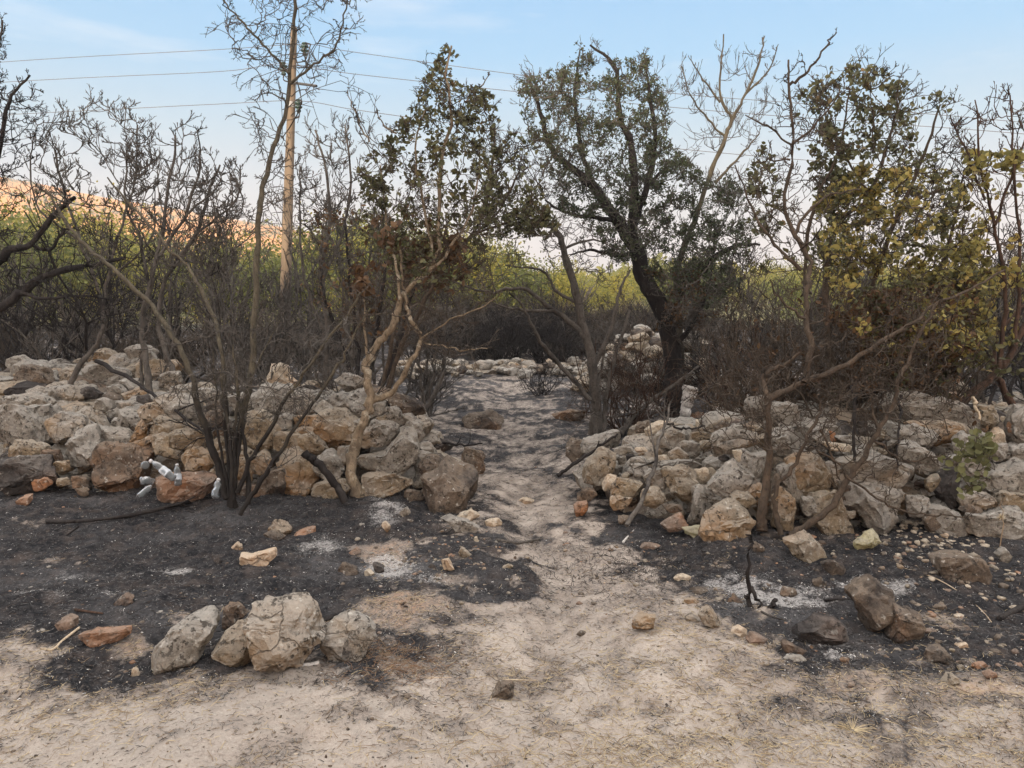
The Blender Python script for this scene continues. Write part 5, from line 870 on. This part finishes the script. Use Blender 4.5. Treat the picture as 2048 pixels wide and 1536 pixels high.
stick(4, '800,650 1000,630 1260,580', 5, 3, 5.2, 5.2, 'grey', 'thin grey stick lying across the right rubble', side=2)
stick(0, '192,722 276,767 333,809 400,858 419,882', 8, 5, 6.6, 5.3, 'char', 'charred thin branch slanting down across the left rubble toward the multi-stemmed tree', side=9)
stick(3, '130,840 210,910 300,980 430,1160 500,1290', 16, 15, 5.35, 5.25, 'char', 'thick charred stub leaning on the left wall left of the mottled tree')
stick(3, '1210,670 1350,740 1560,770 1740,757', 7, 3, 6.4, 6.3, 'char', 'thin dead branch sticking out from the left wall end over the path', side=2)
stick(3, '860,370 1000,500 1180,600', 6, 3, 6.3, 6.2, 'char', 'curved black twig hanging down the end of the left wall', side=3)
stick(7, '265,128 500,118 700,95 860,65 1000,30 1130,0 1230,-30', 7, 8, 0, 0, 'char', 'long burnt branch lying on black ash below the red block', ground=True, side=3)
stick(7, '320,243 370,210 450,152', 4, 3, 0, 0, 'char', 'thin charred stick below the long burnt branch', ground=True)
stick(7, '235,852 300,858 360,805 430,750 490,710', 5, 6, 0, 0, 'bone', 'pale tan forked stick beside the white and pink stone', ground=True)
stick(7, '430,628 510,640 590,650', 6, 4, 0, 0, 'rust', 'short reddish stick left of the pinkish grey stone', ground=True)
stick(7, '1655,590 1675,550 1690,505', 8, 6, 0, 0, 'grey', 'short ash grey charcoal piece above the medium grey rock', ground=True)
stick(7, '1770,740 1850,695 1920,658', 10, 9, 0, 0, 'char', 'black burnt stick between the foreground rock and the pitted rock', ground=True)
stick(7, '1730,950 1780,942 1830,932', 9, 8, 0, 0, 'ashen', 'short whitish stick lying right under the large foreground rock', ground=True)
stick(8, '985,232 1040,238 1100,246 1190,232 1280,212', 8, 4, 0, 0, 'grey', 'crooked grey stick lying across the path', ground=True)
stick(8, '1710,240 1740,205 1778,168', 5, 3, 0, 0, 'ashen', 'small curved ashen twig at the foot of the right wall', ground=True)
stick(9, '1865,680 1930,645 2020,600', 11, 12, 0, 0, 'char', 'thick burnt stick at the right edge of the picture', ground=True)
stick(9, '860,575 950,568 1050,572', 7, 5, 0, 0, 'char', 'charred stick pointing at the big dark boulder', ground=True)
stick(9, '500,640 560,668 640,690', 5, 3, 0, 0, 'grey', 'thin grey stick at the foot of the charred snag', ground=True)
stick(9, '1310,390 1450,430 1560,480 1680,560 1770,640 1820,700', 3, 2, 0, 0, 'bone', 'long arching dry grass stalk over the dark litter at right', cat='grass stalk', name='grass_stalk', ground=True)
stick(8, '580,1022 760,1018 950,1026 1210,1034', 3, 2, 0, 0, 'bone', 'long straight dry straw lying across the path mouth', cat='straw', name='straw_stalk', ground=True)
stick(6, '1100,60 1130,140 1165,250', 7, 5, 5.5, 5.3, 'bone', 'bleached stick standing beside the huge flat slab', side=0, name='stick', cat='stick')
stick(16, '1500,597 1490,660 1477,715', 7, 4, 6.6, 6.6, 'bone', 'bright orange splintered stake in the brush at right', name='stake', cat='stick')
stick(15, '2140,800 2118,900 2095,1000', 30, 17, 8.5, 8.5, 'ashen', 'white ash coated stump piece leaning on the thick oak trunk', name='burnt_log', cat='log')
stick(6, '85,-60 90,150 85,600', 8, 6, 4.9, 4.75, 'char', 'straight thin black stake standing in the right wall', name='stake', cat='stick')
stick(6, '490,40 470,300 450,680', 6, 3, 4.9, 4.6, 'char', 'thin black sapling stalk in front of the flat slab', name='stake', cat='stick')
rs0 = np.random.RandomState(3)
def snag():
    Y = GY(1505, 1225); root = link('charred_snag', None, tuple(G(1505, 1228)), label='small black charred snag standing in white ash below the right wall', cat='dead plant')
    wd = Wood()
    for s, a, b in [('475,660 440,600 425,500 425,380 432,290 440,200', 13, 8), ('445,500 470,560 492,600 485,650', 9, 7), ('530,645 560,610 585,575', 12, 9), ('475,655 520,640 560,630', 12, 10), ('440,240 432,215 428,200', 8, 4), ('430,560 410,555 405,545', 6, 3)]:
        c, r = stem_px(pts(9, s), a, b, Y, Y-.02, rs0, 12); wd.add(c[None], r[None], 7)
    wd.build('stem', BK['char'], root, tuple(root.location))
snag()

# ------------------------------------------------------------------ plastic bottles
pm = MT('crumpled_plastic', .4, .4); pm.col((.30, .33, .35)); pm.b.inputs['Transmission Weight'].default_value = .7; pm.b.inputs['IOR'].default_value = 1.2; pco = pm.coord(); pm.bump(pm.noise(pco, 60, 3), .5, .006)
pw = plain('white_plastic', (.55, .56, .57), .45, .4, v=.1); pb = plain('bottle_label', (.50, .55, .60), .5, .3, v=.3)
def lathe(pr, ax, o, sd, dent=.0):
    k = 18; ax = ax/np.linalg.norm(ax); u = np.cross(ax, [.1, .3, 1]); u /= np.linalg.norm(u); v = np.cross(ax, u); an = np.arange(k)*2*pi/k
    V = np.array([o+ax*z+(u*cos(t)+v*sin(t))*r for r, z in pr for t in an]); c = fbm(V*28+sd, 3); d = V-o; d -= np.outer(d@ax, ax); V = V-d*(np.clip(c, 0, 1)*dent)[:, None]
    I = np.arange(len(V)).reshape(len(pr), k); J = np.roll(I, -1, 1); return V, np.stack([I[:-1], J[:-1], J[1:], I[1:]], -1).reshape(-1, 4)
def bottle(p0, p1, L, R, label, sd, capped=True, dent=.5, part='full'):
    R *= .88; ax = p1-p0; ax /= np.linalg.norm(ax); root = link('plastic_bottle', None, tuple(p0), label=label, cat='bottle', group='discarded plastic bottles')
    pr = [(.001, L), (R*.6, L), (R*.95, L*.97), (R, L*.9), (R*.93, L*.78), (R, L*.72), (R*.95, L*.6), (R, L*.5), (R*.9, L*.4), (R*.98, L*.33), (R*.8, L*.22), (R*.5, L*.13), (R*.38, L*.09), (R*.38, L*.06)]
    V, f = lathe(pr, ax, p0, sd, dent); link('body', mesh('body', shift(V, p0), [f], [pm.m]), tuple(p0), root)
    if capped: V, f = lathe([(.001, 0), (R*.42, 0), (R*.45, .004), (R*.45, L*.08), (.001, L*.08)], ax, p0, sd); link('cap', mesh('cap', shift(V, p0), [f], [pw]), tuple(p0), root)
    if part == 'full': V, f = lathe([(R*1.02, L*.48), (R*1.03, L*.5), (R*1.03, L*.74), (R*1.02, L*.76)], ax, p0, sd, dent*.8); link('paper_label', mesh('paper_label', shift(V, p0), [f], [pb]), tuple(p0), root)
bottle(P(300, 921, 5.25), P(350, 958, 5.18), .24, .034, 'capped clear plastic bottle lying diagonally above the red block', 1)
bottle(P(292, 929, 5.55), P(288, 932, 5.2), .2, .034, 'round clear bottle bottom facing the camera left of the capped bottle', 2, False, .15, 'x')
bottle(P(312, 962, 5.2), P(284, 961, 5.1), .12, .034, 'squashed clear plastic bottle end at the left side of the red block', 3, False, .8, 'x')
bottle(P(304, 970, 5.1), P(280, 992, 5.0), .13, .026, 'crumpled whitish bottle pointing down left beside the red block', 4, False, .9, 'x')
bottle(P(354, 928, 5.35), P(356, 960, 5.3), .16, .03, 'small white bottle half hidden behind the red block', 5, True, .3)
bottle(P(437, 958, 5.05), P(431, 990, 4.95), .15, .032, 'clear cone shaped bottle neck at the foot of the multi-stemmed tree', 6, True, .7, 'x')

# ------------------------------------------------------------------ ground litter (uncountable)
def scatter(n, yr, rs, wt):
    out = []
    while len(out) < n:
        m = 20000; y = yr[0]*(yr[1]/yr[0])**rs.rand(m); x = rs.uniform(-.75, .75, m)*y; b, a, d, br = masks(x, y); w = wt(b, a, d, br, x, y); k = rs.rand(m) < w; out += list(np.stack([x[k], y[k]], 1))
    q = np.array(out[:n]); return np.column_stack([q, ground_h(q[:, 0], q[:, 1])])
def strands(n, yr, L, r, mats, wt, name, label, seed, lift=.25, curl=.5):
    rs = np.random.RandomState(seed); p = scatter(n, yr, rs, wt); an = rs.uniform(0, 2*pi, n); l = rs.uniform(*L, n)*.5; el = np.abs(rs.normal(0, lift, n)); d = np.stack([np.cos(an)*np.cos(el), np.sin(an)*np.cos(el), np.sin(el)], 1)*l[:, None]
    A = np.stack([p-d*[1, 1, .2], p+rs.normal(0, 1, (n, 3))*(l*curl*.3)[:, None]*[1, 1, .4]+[0, 0, .002], p+d], 1); A[:, :, 2] += .002; R = (rs.uniform(*r, n))[:, None]*np.array([1, 1, .6])
    V, Fc = tubes(A, R, 3); me = mesh(name, V, [Fc], mats); me.polygons.foreach_set('material_index', np.repeat(rs.randint(0, len(mats), n), 6)); link(name, me, kind='stuff', label=label, cat='litter')
st1 = plain('straw_pale', (.50, .41, .26), .8, v=.3); st2 = plain('straw_brown', (.28, .21, .14), .8, v=.3); ch1 = plain('char_fibre', (.03, .03, .032), .9); ch2 = plain('ash_fibre', (.20, .20, .20), .95); ch3 = plain('char_brown', (.09, .07, .06), .9); wh = plain('white_ash', (.66, .65, .63), 1, v=.1)
strands(7500, (2.25, 5.2), (.012, .06), (.0006, .0013), [st1, st2, st1], lambda b, a, d, br, x, y: (1-b)*.5*(y < 4.6)*np.clip(fbm(np.stack([x, y, 0*x], 1)*1.3+2, 2)+.55, .08, 1), 'straw_litter', 'pale straw pieces strewn over the beige dirt', 1)
strands(17000, (2.25, 6.8), (.006, .03), (.0005, .0013), [ch3, ch2, st2, ch1], lambda b, a, d, br, x, y: (1-b)*(.07+.7*d), 'burnt_litter', 'dark burnt plant scraps on the dirt and path', 2)
def spot(px, py, sx, sy):
    c = G(px, py); ex = (G(px+sx, py)-c)[0]; ey = abs((G(px, py-sy)-c)[1]); return lambda b, a, d, br, x, y: np.exp(-(((x-c[0])/ex)**2+((y-c[1])/ey)**2)*1.3)
st3 = plain('dead_grass_rust', (.24, .15, .095), .85, v=.3)
strands(650, (2.3, 4), (.03, .09), (.0006, .0013), [st3, st2, st3], spot(790, 1320, 90, 38), 'dead_grass', 'rust brown dead grass beside the pitted foreground rock', 21, lift=.35, curl=.8)
strands(420, (2.25, 3.4), (.03, .10), (.0006, .0013), [st1, st2], spot(1100, 1490, 330, 45), 'dead_grass', 'pale dead grass at the bottom centre of the dirt', 22, lift=.25, curl=.8)
strands(500, (2.3, 4.2), (.02, .08), (.0006, .0013), [st2, st1, ch3], spot(1020, 1300, 170, 80), 'dead_grass', 'dry grass scraps at the path mouth', 23, lift=.3, curl=.8)
strands(2600, (3, 5.8), (.02, .06), (.0008, .0018), [ch1, ch1, ch3], spot(560, 1030, 420, 40), 'charred_stubble', 'charred standing stubble along the foot of the left wall', 24, lift=.9)
strands(2600, (3, 5.8), (.02, .06), (.0008, .0018), [ch1, ch1, ch3], spot(1380, 1120, 300, 40), 'charred_stubble', 'charred standing stubble along the foot of the right wall', 25, lift=.9)
strands(60000, (2.6, 8.5), (.012, .05), (.0007, .0016), [ch1, ch1, ch1, ch3, ch2], lambda b, a, d, br, x, y: b*.6, 'charred_grass', 'matted charred grass fibres on the burnt ground', 3, lift=.5)
strands(9000, (2.6, 9), (.004, .016), (.0008, .0022), [wh, wh, ch2], lambda b, a, d, br, x, y: np.clip(a*.9+.05*b, 0, 1), 'ash_flakes', 'white ash flakes on the burnt ground', 4, lift=.2)
strands(14000, (5.5, 14), (.02, .09), (.001, .0025), [ch1, ch3, ch2, ch1], lambda b, a, d, br, x, y: .1+b*.5, 'clearing_litter', 'charred plant scraps over the burnt clearing', 5)
def gravel(n, yr, size, kinds, wt, name, label, seed):
    rs = np.random.RandomState(seed); p = scatter(n, yr, rs, wt); U, Fc = ICO[2]; M = len(U); s = rs.uniform(size[0]**.5, size[1]**.5, n)**2; sc = s[:, None]*rs.uniform(.6, 1.3, (n, 3))*[1, 1, .6]; nz = 1+.35*fbm(np.repeat(U[None]*1.6, 1, 0).reshape(-1, 3), 2)
    V = []; 
    for j in range(n): pass
    off = rs.uniform(0, 99, (n, 1, 3)); B = U[None]*np.ones((n, 1, 1)); q = (B*1.7+off).reshape(-1, 3); B = B*(1+.45*vnoise(q).reshape(n, M, 1)); an = rs.uniform(0, 6.28, n); co, si = np.cos(an)[:, None], np.sin(an)[:, None]; B = B*sc[:, None]; X = B[..., 0]*co-B[..., 1]*si; Y = B[..., 0]*si+B[..., 1]*co
    V = np.stack([X, Y, B[..., 2]+sc[:, 2:3]*.35], -1)+p[:, None]; f = (Fc[None]+(np.arange(n)*M)[:, None, None]).reshape(-1, 3)
    me = mesh(name, V.reshape(-1, 3), [f], [RM[k] for k in kinds], smooth=False); me.polygons.foreach_set('material_index', np.repeat(rs.randint(0, len(kinds), n), len(Fc))); link(name, me, kind='stuff', label=label, cat='gravel')
gravel(1500, (2.3, 7), (.002, .007), 'tbgw', lambda b, a, d, br, x, y: .12+.3*(1-b), 'path_gravel', 'tiny stones on the beige dirt and path', 6)
gravel(700, (2.8, 7), (.003, .014), 'bobdg', lambda b, a, d, br, x, y: b*.4+.3*br, 'burnt_gravel', 'small scorched stones in the burnt ground', 7)
def local(n, px, py, sx, sy, size, kinds, name, label, seed):
    cx = G(px, py); ex = (G(px+sx, py)-cx)[0]; ey = abs((G(px, py-sy)-cx)[1]); gravel(n, (3, 6.5), size, kinds, lambda b, a, d, br, x, y: np.exp(-(((x-cx[0])/ex)**2+((y-cx[1])/ey)**2)*1.2)*.9, name, label, seed)
local(170, 1835, 1075, 70, 32, (.008, .026), 'wwwt', 'white_rubble', 'spill of small cream white stones at the foot of the right wall', 8)
local(230, 1880, 1130, 170, 60, (.005, .026), 'wtbobt', 'stone_chips', 'mixed tan and brown stone chips below the right end of the wall', 9)
local(260, 1500, 1120, 420, 60, (.004, .018), 'bobt', 'stone_chips', 'scorched chips along the foot of the right wall', 10)
local(120, 1950, 1300, 150, 90, (.005, .02), 'bobt', 'stone_chips', 'scorched chips at the far right of the ash', 12)
local(260, 880, 1110, 120, 60, (.004, .016), 'bobgt', 'stone_chips', 'small chips along the left rim of the path', 11)
# dry grass tuft
tb = G(1705, 1462); root = link('grass_tuft', None, tuple(tb), label='small dry yellow grass tuft on the beige dirt at lower right', cat='grass')
n = 46; r4 = np.random.RandomState(9); an = r4.uniform(0, 6.28, n); l = r4.uniform(.03, .085, n); A = np.stack([tb+np.stack([np.cos(an)*l*t*1.1, np.sin(an)*l*t*1.1, l*.7*t-l*.35*t*t], 1) for t in (0, .35, .7, 1)], 1)
wd = Wood(); wd.add(A, np.tile([.0011, .001, .0008, .0004], (n, 1)), 3); BK['straw'] = st1; wd.build('blades', st1, root, tuple(tb))
# dry thistle by the wall
th = P(2005, 1035, 4.5); root = link('thistle', None, tuple(G(2000, 1120)), label='dry thin thistle with a spiky straw coloured head before the right wall', cat='plant')
q, r = stem_px([(1998, 1120), (2003, 1075), (2005, 1035), (2004, 1000)], 3, 2, GY(2000, 1120), 4.4, r4, 10); wd = Wood(); wd.add(q[None], r[None], 5); wd.build('stem', st2, root, tuple(root.location))
d = r4.normal(0, 1, (40, 3)); d /= np.linalg.norm(d, axis=1)[:, None]; hc = q[6]; A = np.stack([hc+d*.004, hc+d*.018, hc+d*r4.uniform(.02, .034, (40, 1))], 1); wd = Wood(); wd.add(A, np.tile([.0016, .001, .0003], (40, 1)), 3); wd.build('flower_head', st1, root, tuple(root.location))

# smoky evening air
hz = bpy.data.materials.new('haze'); hz.use_nodes = True; hn = hz.node_tree; hn.nodes.clear(); ho = hn.nodes.new('ShaderNodeOutputMaterial'); hv = hn.nodes.new('ShaderNodeVolumePrincipled'); hv.inputs['Color'].default_value = (.92, .89, .90, 1); hv.inputs['Density'].default_value = .0011; hv.inputs['Anisotropy'].default_value = .2; hn.links.new(hv.outputs[0], ho.inputs['Volume'])
hx = [-1650, 1650]; hy = [-1650, 1650]; hzz = [-8, 95]; V = np.array([(x, y, z) for x in hx for y in hy for z in hzz], float)
link('haze', mesh('haze', V, [np.array([[0, 1, 3, 2], [4, 6, 7, 5], [0, 4, 5, 1], [2, 3, 7, 6], [0, 2, 6, 4], [1, 5, 7, 3]])], [hz], smooth=False), kind='stuff', label='thin smoky haze in the evening air', cat='haze')
